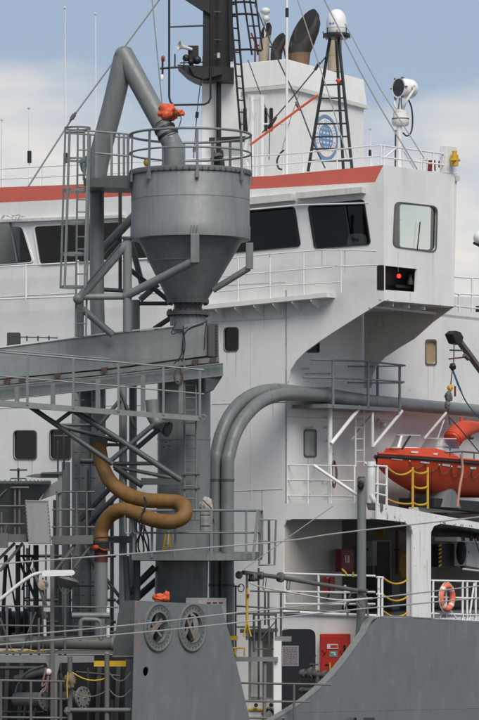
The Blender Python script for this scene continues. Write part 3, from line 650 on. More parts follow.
rd = thing('radome', 'white egg shaped radome on top of the lattice tower', 'radome', c+UP*.13)
sc = c.y/FPX; MB().lathe(c+UP*.125, [(9.3*sc, 0), (10*sc, 2*sc), (10.2*sc, 6*sc), (10.1*sc, 12*sc), (9.2*sc, 17*sc), (7.2*sc, 21*sc), (4.2*sc, 23.7*sc), (.5*sc, 24.6*sc)], UP, 36).build('shell', DOME, rd)
MB().lathe(c+UP*.125, [(10.4*sc, 5*sc), (10.4*sc, 5.8*sc)], UP, 36, caps=False).build('seam_band', CREAM, rd)
for i, (a, b_) in enumerate(((-7.5, 2.2), (-4.6, 2.0))): MB().prism([c+V((a*sc, -math.sqrt(10.35**2-a*a)*sc, (8+.0)*sc+.125)), c+V(((a+b_)*sc, -math.sqrt(10.35**2-(a+b_)**2)*sc, 8*sc+.125)), c+V(((a+b_)*sc, -math.sqrt(10.3**2-(a+b_)**2)*sc, 10*sc+.125)), c+V((a*sc, -math.sqrt(10.3**2-a*a)*sc, 10*sc+.125))], V((0, .01, 0))).build('blue_marking', BLUE, rd, smooth=False)
# searchlight
D = LP(.9); c = D(398, 90)
s = thing('searchlight', 'large white drum searchlight on a pole above the bridge wing', 'searchlight', D(399.5, 168))
mem(s, D, 'pole', [(399.2, 125), (399.2, 169)], 5.4, WHITE2, 14)
mem(s, LP(.8), 'pole_cable', [(395.5, 130), (395.2, 168)], 1.6, CABLE, 6)
b = D(400.4, 126); k = b.y/FPX
MB().lathe(b, [(7*k, 0), (8.6*k, 2*k), (8.6*k, 7*k), (7.8*k, 8*k), (7.0*k, 15*k), (3*k, 16.5*k)], UP, 20).build('base_drum', CREAM, s)
MB().lathe(b, [(8.8*k, 6.5*k), (8.8*k, 7.5*k)], UP, 20, caps=False).build('base_rim', GALV, s)
fd = V((-.78, -.62, .0)).normalized(); hc = D(406.5, 88.6)
dm = MB().lathe(hc, [(3*k, -9.5*k), (8*k, -8.5*k), (9.6*k, -6*k), (9.9*k, 0), (9.9*k, 9*k), (10.6*k, 9.2*k), (10.6*k, 11.2*k), (9.0*k, 11.2*k), (8.6*k, 8.5*k), (1*k, 4*k)], fd, 36).build('drum', DOME, s)
MB().lathe(hc, [(9.0*k, 10.2*k), (9.0*k, 10.7*k)], fd, 36).build('lens', mat('lamp_lens', (.03, .035, .04), .12, dirt=.1, streak=0), dm)
for j in range(6):
    a = j*math.pi/3; uu = fd.cross(UP).normalized(); q_ = hc+(uu*math.cos(a)+UP*math.sin(a))*10.8*k+fd*10*k; MB().bar(q_-fd*.03, q_+fd*.04, .05, .04).build('lens_clip', GALV, dm, smooth=False)
sdv = fd.cross(UP).normalized()
for sgn in (-1, 1):
    MB().tube(crv([b+UP*15*k+sdv*sgn*3*k, b+UP*24*k+sdv*sgn*9*k, hc+sdv*sgn*11.4*k+UP*-2*k, hc+sdv*sgn*11.4*k+UP*2*k]), 1.3*k, 8).build('yoke_arm', CREAM, s)
    MB().lathe(hc+sdv*sgn*11*k, [(2.6*k, -1*k), (2.6*k, 1*k)], sdv, 14).build('pivot', CREAM, s)
for dx in (-2.2, 1.5): MB().tube([b+UP*16*k+V((dx*k, 0, 0)), b+UP*28*k+V((dx*.4*k, 0, 0))], .7*k, 6).build('stem', GALV, s)
MB().tube(crv([D(x, y) for x, y in ((408, 99), (411.5, 108), (412.5, 122), (411, 132), (407, 136), (403, 133))]), .8*k, 8).build('feed_cable', CABLE, s)
# wing end fittings
D = LP(.05)
t = thing('lamp_bracket', 'white bracket with yellow lamp at the outer wing end', 'lamp', D(452, 175))
plate(t, D, 'white_box', [(446.5, 145.4), (457, 146.5), (457, 174.5), (446.5, 173)], DP*.22, WHITE2, bevel=.015)
mem(t, LP(-.1), 'yellow_lamp', [(454.5, 155), (454.5, 166)], 7.5, YEL, 14); mem(t, LP(-.1), 'yellow_cap', [(454.5, 151), (454.5, 155)], 5, YEL, 12)
mem(t, LP(-.16), 'yellow_arm', [(450, 160), (459, 160)], 3, YEL, 8)
plate(t, LP(-.06), 'side_bracket', [(455, 175), (460, 176), (460, 181), (456, 181)], DP*.1, CREAM)
for i, (x, y) in enumerate(((434, 160), (443, 160.5))):
    t = thing('fire_bell', ('dark red wedge shaped beacon beside the white box on the wing roof', 'smaller dark red beacon nearest the yellow lamp on the wing roof')[i], 'beacon', LP(.3)(x, 172))
    plate(t, LP(.3), 'body', [(x-2+i, y), (x+1.5, y), (x+2-i, y+11-4*i), (x-3+i*2, y+11-4*i)], DP*.12, REDB, bevel=.01)
    mem(t, LP(.3), 'stand', [(x, y+10-4*i), (x, 172)], 1.2, WHITE2, 6)
t = thing('vent_pot', 'little white pot vent beside the red beacon on the roof', 'vent', LP(.5)(424.5, 172))
mem(t, LP(.5), 'pot', [(424.5, 160), (424.5, 172)], 5, WHITE2, 14); mem(t, LP(.5), 'cap', [(424.5, 158.5), (424.5, 160.5)], 6.5, CREAM, 14)
mem(t, LP(.5), 'arm', [(410, 163), (424, 160)], 1.4, WHITE2, 6)

# ------------------------------------------------------------ hopper
HYD = 76.0; H = L(HYD); k = HYD/FPX
def zc(y): return H(0, y).z
hc = V((H(190.5, 0).x, HYD, 0))
hp_ = thing('hopper', 'big grey cylindrical hopper with conical base and flanged outlet', 'hopper', V((hc.x, hc.y, zc(330))))
def z_(y): return V((hc.x, hc.y, zc(y)))
MB().lathe(V((hc.x, hc.y, 0)), [(58.6*k, zc(176)), (59.3*k, zc(177)), (59.3*k, zc(226)), (60*k, zc(227)), (60*k, zc(240)), (58*k, zc(240.5)), (52*k, zc(240.5))], UP, 96).build('cylinder', GREY, hp_)
cn = V((H(188.5, 0).x, HYD, 0))
MB().loft([[V((hc.x, hc.y, zc(240)))+V((math.cos(a), math.sin(a), 0))*52.5*k for a in [2*math.pi*i/96 for i in range(96)]],
           [V((H(187.6, 0).x, HYD, zc(300)))+V((math.cos(a), math.sin(a), 0))*20*k for a in [2*math.pi*i/96 for i in range(96)]]]).build('cone', GREY, hp_)
nc = V((H(188, 0).x, HYD, 0))
MB().lathe(nc, [(14*k, zc(317)), (14*k, zc(300))], UP, 32).build('neck', GREYD, hp_)
for y0, y1, r in ((299.5, 303.5, 21), (311.5, 315.5, 21.5)):
    fl = MB().lathe(nc, [(r*k, zc(y1)), (r*k, zc(y0))], UP, 48).build('flange', GREYD, hp_)
    bb = MB()
    for j in range(24):
        a = 2*math.pi*j/24; b_ = nc+V((math.cos(a), math.sin(a), 0))*(r-2)*k; bb.tube([b_+UP*zc(y1+1.5), b_+UP*zc(y0-1.8)], .024, 6)
    bb.build('bolt', WOOD, fl, kind='stuff')
MB().lathe(nc, [(18*k, zc(330)), (18*k, zc(316))], UP, 40).build('outlet', GREY, hp_)
MB().lathe(V((hc.x, hc.y, 0)), [(60.5*k, zc(176.2)), (61*k, zc(174)), (61*k, zc(171.5)), (1*k, zc(171))], UP, 96).build('top_platform', GREY, hp_)
bb = MB()
for j in range(60):
    a = 2*math.pi*j/60; b_ = V((hc.x, hc.y, 0))+V((math.cos(a), math.sin(a), 0))*61*k; bb.bar(b_+UP*zc(175.5), b_+UP*zc(173.2), .035, .035)
bb.build('grating_teeth', GREYD, hp_, kind='stuff')
for dx in (-3, 0, 3): plate(hp_, L(HYD-1.5), 'lug', [(194+dx, 225), (195+dx, 225), (195+dx, 235), (193.4+dx, 235)], V((0, .1, 0)), GREY)
for x in (): mem(hp_, L(HYD-1.45*math.sqrt(max(0, 1-((x-190.5)/60)**2))-.005), 'weld_seam', [(x, 178), (x, 226)], .6, GREY, 6)
for y, r_ in ((262, 41), (284, 28)): MB().lathe(V((H(188, 0).x, HYD, 0)), [(r_*k, zc(y)), (r_*k, zc(y)+.015)], UP, 64, caps=False).build('weld_ring', GREY, hp_)
MB().lathe(V((hc.x, hc.y, 0)), [(59.5*k, zc(201)), (59.5*k, zc(200.5))], UP, 96, caps=False).build('weld_ring', GREY, hp_)
# ring railing
rl = thing('hopper_railing', 'round grey guard railing on top of the hopper', 'railing', z_(172), None)
def ringpt(a, y, r=60.5): return V((hc.x, hc.y, zc(y)))+V((math.cos(a), math.sin(a), 0))*r*k
for y, w_ in ((135.5, 2.6), (154, 2.0)):
    MB().tube([ringpt(2*math.pi*i/72, y) for i in range(73)], w_*k/2, 8, caps=False).build('rail', GREY, rl)
for x in (133, 151, 198, 241, 252):
    c_ = max(-1, min(1, (x-190.5)/60.5)); a = -math.acos(c_); MB().bar(ringpt(a, 135.5), ringpt(a, 184, 61.5), 2.6*k, 1.2*k, up=V((math.cos(a), math.sin(a), 0))).build('post', GREY, rl)
    MB().bar(ringpt(a, 184, 61.8), ringpt(a, 177, 61.8), 3.8*k, 2*k, up=V((math.cos(a), math.sin(a), 0))).build('post_foot', GREY, rl)
for x in (162, 183, 230, 212):
    a = math.acos((x-190.5)/60.5); MB().bar(ringpt(a, 135.5), ringpt(a, 172), 2.6*k, 1.2*k, up=V((math.cos(a), math.sin(a), 0))).build('post', GREY, rl)
# deck lamp on the hopper ring
t = thing('dish_lamp', 'grey dish shaped work lamp behind the hopper railing', 'lamp', L(78)(217, 172))
MB().lathe(L(77.6)(217, 158), [(.02, .12), (.11, .10), (.17, .02), (.175, 0), (.15, 0)], V((-.25, .2, .95)), 24).build('dish', GALV, t)
plate(t, L(77.7), 'stand', [(214, 160), (220, 160), (222, 172), (212, 172)], V((0, .1, 0)), BLACK)
# ------------------------------------------------------------ the pipe that feeds the hopper
pp = thing('feed_pipe', 'fat grey pipe bent like an upturned V into the hopper top', 'pipe', L(76.6)(97, 640))
Pp = L2(97, 77.0, 174, 76.2)
pts = [(98.5, 640), (98.5, 345), (97, 300), (97, 188)]
mem(pp, Pp, 'riser', pts, 14.5, GREY, 28)
P = crv([Pp(x, y) for x, y in ((97, 194), (98, 176), (101.5, 150), (113, 105), (124, 58))], 8); ks = 77/FPX
n_ = len(P); MB().tube(P, [(7.3+3.2*min(1, i/n_*2.0))*ks for i in range(n_)], 28).build('leaning_leg', GREY, pp)
P = [Pp(x, y) for x, y in ((124, 55.5), (126, 59), (167.5, 135), (172.5, 146), (174, 156), (174, 173))]
MB().tube(crv(P, 4), 9.9*ks, 28).build('falling_leg', GREY, pp)
MB().ball(Pp(124.2, 56), 9.95*ks, 28, 18).build('elbow_cap', GREY, pp)
c = Pp(169.8, 139); dd = (Pp(172, 144)-Pp(167, 134)).normalized()
for off in (-.28, -.1): MB().lathe(c+dd*off, [(10.8*ks, -.03), (10.8*ks, .03)], dd, 28).build('clamp_ring', BLACK, pp)
tp = thing('orange_cover', 'crumpled orange tarpaulin tied round the feed pipe above the hopper', 'tarpaulin', Pp(168, 125))
def lump(root, D, name, cx, cy, rx, ry, m, seed, dy=.0, depth=.8):
    random.seed(seed); bm = bmesh.new(); bmesh.ops.create_icosphere(bm, subdivisions=4, radius=1); c = D(cx, cy)
    from mathutils import noise
    org = root.location if root else V((0, 0, 0))
    kk = c.y/FPX
    for v in bm.verts:
        n_ = noise.noise(v.co*1.7+V((seed, 0, 0)))*.35+noise.noise(v.co*4.5+V((seed, 3, 0)))*.16+abs(noise.noise(v.co*9+V((seed, 5, 0))))*.12
        q = v.co*(1+n_); v.co = V((q.x*rx*kk, q.y*rx*kk*depth, q.z*ry*kk))+c+V((0, dy, 0))-org
    me = bpy.data.meshes.new(name); bm.to_mesh(me); bm.free(); me.shade_smooth(); me.materials.append(m); o = bpy.data.objects.new(name, me); C.objects.link(o); o.parent = root; return o
lump(tp, Pp, 'tarpaulin', 166, 113, 10.5, 8.5, TARP, 3, -.05); lump(tp, Pp, 'tarpaulin_knot', 179, 113.5, 5.5, 3.5, TARP, 9, -.1)
P = crv([Pp(x, y)-V((0, .3, 0)) for x, y in ((156, 126), (163, 121), (172, 119), (175, 112), (181, 118), (180, 126), (176, 134), (168, 137))]); MB().tube(P, .012, 6).build('lashing', CABLE, tp)

# ------------------------------------------------------------ pipe tower beside the hopper
tw = thing('support_tower', 'grey tubular tower frame holding up the hopper', 'tower', L(76)(110, 640))
B = L(76.4); Fr = L(75.3); Bk = L(77.8)
lst = [([(79.5, 300), (79.5, 336.6)], 9, L(76)), ([(76, 392), (76, 640)], 8.5, L(76)), ([(87, 345), (87, 640)], 15, L(77.4)), ([(66, 462), (66, 640)], 8.5, L(77.2)),
       ([(127.5, 239), (127.5, 332)], 9, Fr), ([(123, 384), (123, 640)], 8, Fr), ([(136, 300), (136, 345)], 8, Bk), ([(133, 345), (133, 640)], 8, Bk),
       ([(120.2, 178), (120.2, 289)], 3.6, Bk), ([(78, 300), (127, 243)], 9, Fr), ([(94, 259), (136, 214)], 9, Bk),
       ([(83, 297), (127, 296.5)], 6.4, Fr), ([(97, 289), (125, 291)], 4, Bk), ([(80, 307), (113, 335)], 7, L(76)),
       ([(131, 242), (143, 288)], 6, Bk), ([(125, 296.5), (196, 260)], 8.6, L2(125, 75.3, 196, 74.45)), ([(213, 290), (249, 268)], 6.4, L2(213, 75.8, 249, 75.6)),
       ([(133, 303.5), (168, 303.5)], 4.2, Bk), ([(154, 329), (172, 317)], 5, Bk), ([(140, 300), (158, 284)], 6, Bk), ([(128, 268), (168, 300)], 5, L(77.6))]
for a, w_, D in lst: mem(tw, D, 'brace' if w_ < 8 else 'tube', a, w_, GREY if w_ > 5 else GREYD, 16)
MB().bar(L(74.45)(195, 234), L(74.45)(195, 263), 8.5*k, 8.5*k, up=V((0, 1, 0))).build('hanger', GREY, tw, smooth=False, bevel=.01)
MB().bar(L(75.6)(249.5, 243), L(75.6)(249.5, 269), 7.5*k, 7.5*k, up=V((0, 1, 0))).build('hanger', GREY, tw, smooth=False, bevel=.01)
MB().lathe(Fr(127.5, 239), [(.15, 0), (.15, .05)], UP, 20).build('post_cap', GREYD, tw)
mem(tw, L(75.1), 'spray_pipe', [(87, 284), (121, 244)], 2.2, GREYD, 8)
MB().ball(Fr(78.5, 299), 5.4*k, 16, 10).build('node', GREY, tw)
# lower lattice under the walkway
lt = thing('walkway_truss', 'grey tubular truss fanning down from the walkway to the column', 'truss', L(75)(120, 480))
Ta = L(74.2); Tb = L(75.2)
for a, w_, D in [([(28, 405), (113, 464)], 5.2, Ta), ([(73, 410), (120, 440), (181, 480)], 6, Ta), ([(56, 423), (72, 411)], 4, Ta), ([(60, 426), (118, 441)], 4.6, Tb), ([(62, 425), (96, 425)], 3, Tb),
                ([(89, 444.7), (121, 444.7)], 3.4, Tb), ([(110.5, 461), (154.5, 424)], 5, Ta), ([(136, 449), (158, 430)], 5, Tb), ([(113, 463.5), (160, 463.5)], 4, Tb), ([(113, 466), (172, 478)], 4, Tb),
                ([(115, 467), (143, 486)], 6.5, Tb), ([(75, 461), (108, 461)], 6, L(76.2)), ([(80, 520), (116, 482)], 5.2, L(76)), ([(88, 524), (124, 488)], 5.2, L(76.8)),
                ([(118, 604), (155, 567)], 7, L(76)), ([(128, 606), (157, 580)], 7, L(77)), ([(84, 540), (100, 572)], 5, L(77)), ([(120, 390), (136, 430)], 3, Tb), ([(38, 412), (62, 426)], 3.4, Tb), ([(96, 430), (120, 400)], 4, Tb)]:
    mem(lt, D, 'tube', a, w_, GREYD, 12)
plate(lt, L(75.1), 'box_node', [(141, 478), (181, 479), (181, 484.5), (141, 485)], V((0, .2, 0)), GREYD)
# caged ladder on the tower's left
cl = thing('caged_ladder', 'grey ladder with safety cage on the left of the pipe tower', 'ladder', L(75.4)(80, 342))
D = L(75.4)
for pts in ([(78, 128), (75.6, 336.5)], [(90, 134), (86, 336)]): mem(cl, D, 'rail', pts, 2.0, GREY, 8)
y = 150
while y < 335:
    s_ = (y-128)/214; mem(cl, D, 'rung', [(78-2.4*s_, y), (90-4*s_, y)], 1.3, GREY, 6); y += 12.4
for y, x0, x1 in ((130, 65.5, 91), (161, 64.5, 90), (192, 63.5, 89), (224, 62.5, 88), (255, 61.5, 87), (288, 60.5, 86)):
    c_ = D((x0+x1)/2, y); rx_ = (x1-x0)/2*k; P = []
    for j in range(17):
        a = R(60)-R(300)*j/16; P.append(c_+V((-rx_*math.cos(a-R(90)+R(0)) if 0 else rx_*math.cos(a+R(0)), -abs(.0)+rx_*1.1*math.sin(a)-.35, 0)))
    P = [c_+V((rx_*math.cos(2*math.pi*j/20), rx_*1.05*math.sin(2*math.pi*j/20)-.3, 0)) for j in range(21)]
    m_ = MB()
    for a, b_ in zip(P[:-1], P[1:]): m_.bar(a, b_, .012, .05)
    m_.build('cage_hoop', GREY, cl)
for x, dx, dy in ((65.5, -5, -.3), (69.5, -5, -.62), (88.5, -4, -.55), (70, -5, 0.02)):
    MB().bar(L(75.4+dy)(x, 129), L(75.4+dy)(x+dx, 288), .05, .012, up=V((0, 1, 0))).build('cage_strap', GREY, cl, smooth=False)
# platform between ladder and hopper
t = thing('ladder_platform', 'small grey railed platform between caged ladder and hopper', 'platform', L(76)(105, 188))
D = L(75.8)
plate(t, L(75.6), 'deck', [(83, 178), (105, 177.5), (105, 187), (84, 187)], V((0, 1.3, 0)), GREYD); plate(t, L(75.7), 'deck', [(103, 175.5), (130, 175.5), (130, 188), (103, 187.5)], V((0, 1.2, 0)), GREYD)
for x, y0 in ((96.5, 131.5), (111.7, 133), (124, 133.5), (128, 134), (84, 131)): MB().bar(D(x, y0), D(x, 180), 2.6*k, 1.2*k, up=V((0, 1, 0))).build('post', GREY, t, smooth=False)
for r in ([(66, 129.5), (97, 131.5), (128, 134)], [(95, 153), (127, 156)], [(66, 132), (84, 132)]): mem(t, D, 'rail', r, 2.0, GREY, 8)
for r in ([(66, 133), (97, 135), (131, 138)],): mem(t, L(76.9), 'rail', r, 1.8, GREY, 8)
for x in (90, 105, 119): MB().bar(L(76.9)(x, 134), L(76.9)(x, 180), 2.4*k, 1.2*k, up=V((0, 1, 0))).build('post', GREY, t, smooth=False)
t = thing('green_canopy', 'dark green folded cover hanging behind the small ladder platform', 'cover', LQ(1)(85, 180))
plate(t, L(79.5), 'cloth', [(79, 161), (83, 157), (91, 154), (91, 160), (86, 164), (85, 175), (81, 170)], V((0, .3, 0)), mat('green_cloth', (.02, .09, .07), .8, dirt=.1, streak=0))
MB().ball(L(77)(146.5, 162.5), .09, sc=(.8, 1, 1.1)).build('yellow_lantern', YEL)
tag(bpy.data.objects['yellow_lantern'], 'tiny yellow lantern seen through the hopper railing on the left', 'lamp')

# ------------------------------------------------------------ boom and its beams
bm_ = thing('conveyor_boom', 'long grey enclosed box boom running left from the column', 'boom', L(76)(200, 360))
Db = L2(0, 77.2, 218, 75.4)
plate(bm_, Db, 'boom_casing', [(-60, 354.5), (0, 348), (110, 333.5), (150, 330.2), (183, 325.8), (183, 358.5), (110, 368.5), (0, 379), (-60, 385)], V((0, 1.0, 0)), GREYB, bevel=.012)
mem(bm_, L2(0, 77.18, 218, 75.38), 'top_lip', [(-60, 354), (0, 347.6), (110, 333.1), (183, 325.5)], 1.6, CREAM, 6)
plate(bm_, L2(0, 77.2, 218, 75.2), 'boom_head', [(184, 324.8), (207, 322.5), (207, 355.8), (183.6, 359)], V((0, 1.2, 0)), GREYB, bevel=.012)
plate(bm_, L(75.25), 'end_flange', [(207.3, 323), (218, 323), (218.5, 357), (207.3, 356.5)], V((0, 1.2, 0)), GREYD, bevel=.01)
bb = MB()
for y in range(325, 357, 3): bb.tube([L(75.2)(216.5, y), L(75.26)(216.5, y)], .022, 6)
for y in range(327, 357, 3): bb.tube([L(75.14)(208.3, y), L(75.2)(208.3, y)], .02, 6)
bb.build('bolt', WOOD, bm_, kind='stuff')
plate(bm_, L2(0, 77, 218, 75.1), 'bottom_flange', [(-60, 386), (0, 380), (110, 370), (183, 360.5), (219, 356.8), (219, 361.5), (183, 365.5), (110, 374), (0, 384.5), (-60, 391)], V((0, 1.0, 0)), GREYL)
for x in (7, 22, 57, 104, 195, 213):
    yb = 384-(x*.118) if x < 110 else 374.5-(x-110)*.125
    plate(bm_, L2(0, 76.93, 218, 74.95), 'packing_block', [(x-3.2, yb-3.8), (x+3.6, yb-4.6), (x+2, yb+1), (x-2, yb+1)], V((0, .3, 0)), WOOD)
Dl = L2(0, 76.6, 218, 74.9)
ib = plate(bm_, Dl, 'support_beam', [(-60, 394), (0, 387.5), (110, 376.5), (223, 364), (223, 375), (110, 388), (0, 400), (-60, 407)], V((0, .25, 0)), GREY)
mem(ib, L2(0, 76.5, 218, 74.8), 'beam_lip', [(-60, 393.5), (0, 387), (110, 376), (223, 363.5)], 1.6, GREYL, 6); mem(ib, L2(0, 76.5, 218, 74.8), 'beam_lip', [(-60, 407), (0, 400), (110, 388), (223, 375.5)], 1.4, GREYL, 6)
plate(bm_, L(75.0), 'gusset', [(206, 376), (222, 375.6), (213, 389), (206, 392)], V((0, .8, 0)), GREYD)
for x in (17, 53, 98, 143, 181): MB().bar(L(74.7)(x, 388-x*.09), L(74.7)(x, 401+x*.07), 4.6*k, 3*k, up=V((0, 1, 0))).build('hanger', GREY, bm_, smooth=False)
# cable bundle on the boom head
t = thing('cable_bundle', 'dark loose cables drooping down the boom head beneath the flange', 'cable', L(74.9)(180, 362))
for pts in ([(206, 322), (190, 328), (184, 335), (183, 350), (178, 362)], [(204, 324), (188, 330), (183, 340), (181, 355), (174, 364)], [(183, 326), (185, 345), (182, 362)], [(207, 320), (205, 333), (204, 350)], [(176, 322), (172, 334), (188, 327)]):
    MB().tube(crv([L(75.0)(x, y) for x, y in pts]), .014, 6).build('cable', CABLE, t)
t = tag(MB().tube([L(74.6)(178.5+4*math.cos(a*math.pi/10), 376+8*math.sin(a*math.pi/10)) for a in range(21)], .028, 8, caps=False).build('rope_ring', ROPE), 'faded pinkish rope ring hanging at the walkway rail end', 'rope')
# walkway
wk = thing('walkway', 'long narrow grey walkway with handrail below the boom', 'walkway', L(74)(100, 412))
Dw = L2(0, 73.4, 200, 74.4)
plate(wk, Dw, 'deck_edge', [(-60, 396), (0, 400), (110, 409), (201, 416), (201, 421), (110, 414.5), (0, 406), (-60, 402.5)], V((0, .06, 0)), GREYL)
plate(wk, L2(0, 73.46, 200, 74.46), 'deck', [(-60, 400), (0, 403.5), (110, 411), (200, 417), (200, 419.5), (110, 413.5), (0, 405.5), (-60, 402)], V((0, .8, 0)), GREYD)
for x in (27.5, 73.5, 118.5, 163.5, 200):
    MB().bar(Dw(x, 352+x*.093), Dw(x, 403+x*.075), 2.4*k, 1.6*k, up=V((0, 1, 0))).build('post', GREY, wk, smooth=False)
for o_ in (0, 24): mem(wk, Dw, 'rail', [(-60, 346+o_), (0, 352+o_*1.0), (110, 361.5+o_), (204, 370+o_)], 1.9 if o_ == 0 else 1.5, GREY, 8)
mem(wk, L(74.9), 'rail', [(-60, 345), (0, 350), (110, 359)], 1.4, GREYL, 8)
mem(wk, L(74.3), 'yellow_tag', [(72.5, 402), (73, 410)], 2.2, YEL, 6)
MB().tube([L(74.3)(203.5+2.6*math.cos(a*.63), 417.5+2.6*math.sin(a*.63)) for a in range(11)], .016, 6).build('end_ring', GREY, wk)
t = thing('dark_roof_box', 'small black box with thin bar above the boom at the far left', 'box', LQ(-2)(14, 348))
plate(t, L(78.5), 'body', rr(box(7, 332.5, 20, 347), 1), V((0, .3, 0)), INNER); mem(t, L(78.6), 'bar', [(20, 337), (58, 338)], 1.2, GREYD, 6)
random.seed(4)
for x in (27, 38, 49): mem(t, L(78.55), 'clip', [(x, 336), (x, 341)], 1.6, GREYD, 6)

# ------------------------------------------------------------ column, its ladder
col = thing('crane_column', 'stout grey round column standing under the hopper', 'column', L(76.2)(184, 745))
MB().tube([L(76.2)(184, 372), L(76.2)(184, 470), L(76.2)(181, 600), L(76.2)(181, 745)], [26.5*k]*4, 48).build('shaft', GREYD if 0 else GREY, col)
for y in (440, 520): MB().lathe(L(76.2)(184 if y < 500 else 183, y), [(26.9*k, 0), (26.9*k, .05)], UP, 48, caps=False).build('weld_ring', GREY, col)
for x, y in ((166, 442), (170, 441), (164, 447), (169, 446)): MB().ball(L(75.55)(x, y), .02, 8, 6).build('rust_stud', WOOD, col)
mem(col, L2(150, 75.5, 168, 75.2), 'branch_pipe', [(152, 400), (153, 416), (158, 425), (167, 429)], 13.5, GREY, 20)
c = L(75.2)(167, 429); MB().lathe(c, [(7.6*k, 0), (7.6*k, .07)], V((.9, -.3, -.3)), 24).build('branch_flange', GALV, col)
ladder('grey ladder running down the face of the stout column', L(75.3), 184.5, 196, 365, 520, 12.6, GREY, 2.0, 1.4)
for y in (475, 489): mem(col, L(75.25), 'ladder_bracket', [(181, y), (200, y-.5)], 2.2, GREYD, 6)
# twin swan-neck pipes running aft
D = L(76)
pA_ = 2.2
Q1 = LP(pA_); Q2 = LP(pA_+.35)
inner = [(227.5, 745), (227.5, 600), (227.5, 475), (229.5, 453), (235, 434), (244, 418), (257, 404.5), (272, 397), (290, 394.5), (330, 396.5), (372, 402), (479, 411.5), (540, 417)]
outerp = [(215.5, 745), (215.5, 600), (215.5, 475), (217, 452), (222, 432), (231, 413.5), (244, 400), (261, 391.8), (280, 390), (300, 392.5), (330, 395), (372, 401), (479, 410.5), (540, 416)]
for pts, D, lab in ((inner, Q1, 'right hand grey swan neck pipe curving aft along the white house'), (outerp, Q2, 'left hand outer grey swan neck pipe rising beside the column')):
    t = thing('swan_neck_pipe', lab, 'pipe', D(pts[1][0], 745), 'twin swan neck pipes')
    P = crv([D(x, y) for x, y in pts], 5); MB().tube(P, px2m(13.2, D(250, 450))/2, 28).build('pipe', GREY, t)
    for (x, y), dr_ in (((pts[2][0], 480), UP), ((pts[1][0], 585), UP)): MB().lathe(D(x, y), [(px2m(7.2, D(x, y)), -.03), (px2m(7.2, D(x, y)), .03)], dr_, 28).build('joint', GREYD, t)
    for j_ in (len(P)*3//10, len(P)*45//100, len(P)*6//10, len(P)*82//100): MB().lathe(P[j_], [(px2m(6.85, P[j_]), -.012), (px2m(6.85, P[j_]), .012)], P[j_+1]-P[j_], 28, caps=False).build('weld_ring', GREYL, t)
    if D is Q1: MB().lathe(D(328, 396.4), [(px2m(7.3, D(328, 396)), -.03), (px2m(7.3, D(328, 396)), .03)], DQ, 28).build('joint', GREYL, t)

# ------------------------------------------------------------ ochre hose
hz = thing('rubber_hose', 'thick ochre rubber hose looped back over the railed platform', 'hose', L(74.5)(102, 545))
hps = [(98.2, 444, 75.2), (99.5, 451, 75), (102.5, 465, 74.9), (110.5, 481.5, 74.7), (126, 494, 74.5), (145, 500, 74.2), (165, 501, 74.0), (178, 502.5, 73.9), (184.5, 508, 73.6), (184, 516, 73.4), (174, 521.5, 73.4), (160, 521, 73.6), (148, 518, 73.8), (134, 512.5, 74.1), (121, 510, 74.3), (109, 516.5, 74.5), (102, 529, 74.6), (101, 541, 74.6)]
P = crv([L(Y)(x, y) for x, y, Y in hps], 26)
HR = 7.4*74.5/FPX
MB().tube(P, [HR*(1+.004*math.sin(i*1.57)+.03*math.sin(i*.07)+.015*math.sin(i*.19)) for i in range(len(P))], 28).build('hose', HOSE, hz)
plate(hz, L(75.0), 'top_socket', rr(box(90, 437, 107, 447), 1.5), V((0, .4, 0)), GREYD, bevel=.01)
MB().lathe(L(74.6)(101, 546), [(8.6*k, -.12), (8.6*k, .12)], UP, 24).build('black_clamp', RUB, hz)
for y in (536, 541): mem(hz, L(74.2), 'clamp_bar', [(93, y+2), (114, y+1)], 1.6, RUB, 6)
mem(hz, L(74.6), 'standpipe', [(101, 548), (101, 648)], 13.2, GREY, 24)
MB().lathe(L(74.6)(101, 562), [(6.75*k, 0), (6.75*k, .2), (6.72*k, .28)], UP, 24, caps=False).build('dark_red_band', mat('dull_maroon_paint', (.09, .014, .014), .6, dirt=.5, streak=.2), hz)
lump(hz, L(74.4), 'orange_rag', 95.5, 547.5, 3.5, 2.4, TARP, 5); mem(hz, L(74.35), 'orange_rag_tail', [(97, 547), (104, 550), (109, 549.5)], 1.4, TARP, 6)
for x, y in ((146, 508), (110, 521)): pass
mem(hz, L(73.7), 'black_strap', [(144, 497), (146, 504), (141, 517), (139, 521)], 2.4, RUB, 6, curve=True)

# ------------------------------------------------------------ platform round the column
pf = thing('column_platform', 'grey railed platform wrapped round the column below the hose', 'platform', L(75)(190, 562))
zt = L(74)(190, 556).z
oct_ = [(132, 74.2), (206, 73.6), (246, 74.3), (262, 76.0), (256, 78), (150, 78.2), (132, 76.8)]
MB().prism([V((ray(x, 0).x*Y, Y, zt-.12)) for x, Y in oct_], UP*.12).build('deck', GREYD, pf, smooth=False, bevel=.01)
for (x0, Y0), (x1, Y1) in zip(oct_[:-1], oct_[1:]): MB().bar(V((ray(x0, 0).x*Y0, Y0, zt-.02)), V((ray(x1, 0).x*Y1, Y1, zt-.02)), .03, .16).build('kick_plate', GREY, pf, smooth=False)
pr = thing('platform_railing', 'grey guard railing on the hose platform around the column', 'railing', V((0, 74, zt)))
pr.location = V((ray(190, 0).x*74, 74, zt))
prp = [(134, 74.2), (152, 74.0), (175, 73.85), (211.5, 73.7), (246, 74.35), (259.5, 75.8), (262, 76.2)]
for h_, w_ in ((1.08, 2.4), (.55, 1.8)): MB().tube([V((ray(x, 0).x*Y, Y, zt+h_)) for x, Y in prp], w_*k/2, 8).build('rail', GREY, pr)
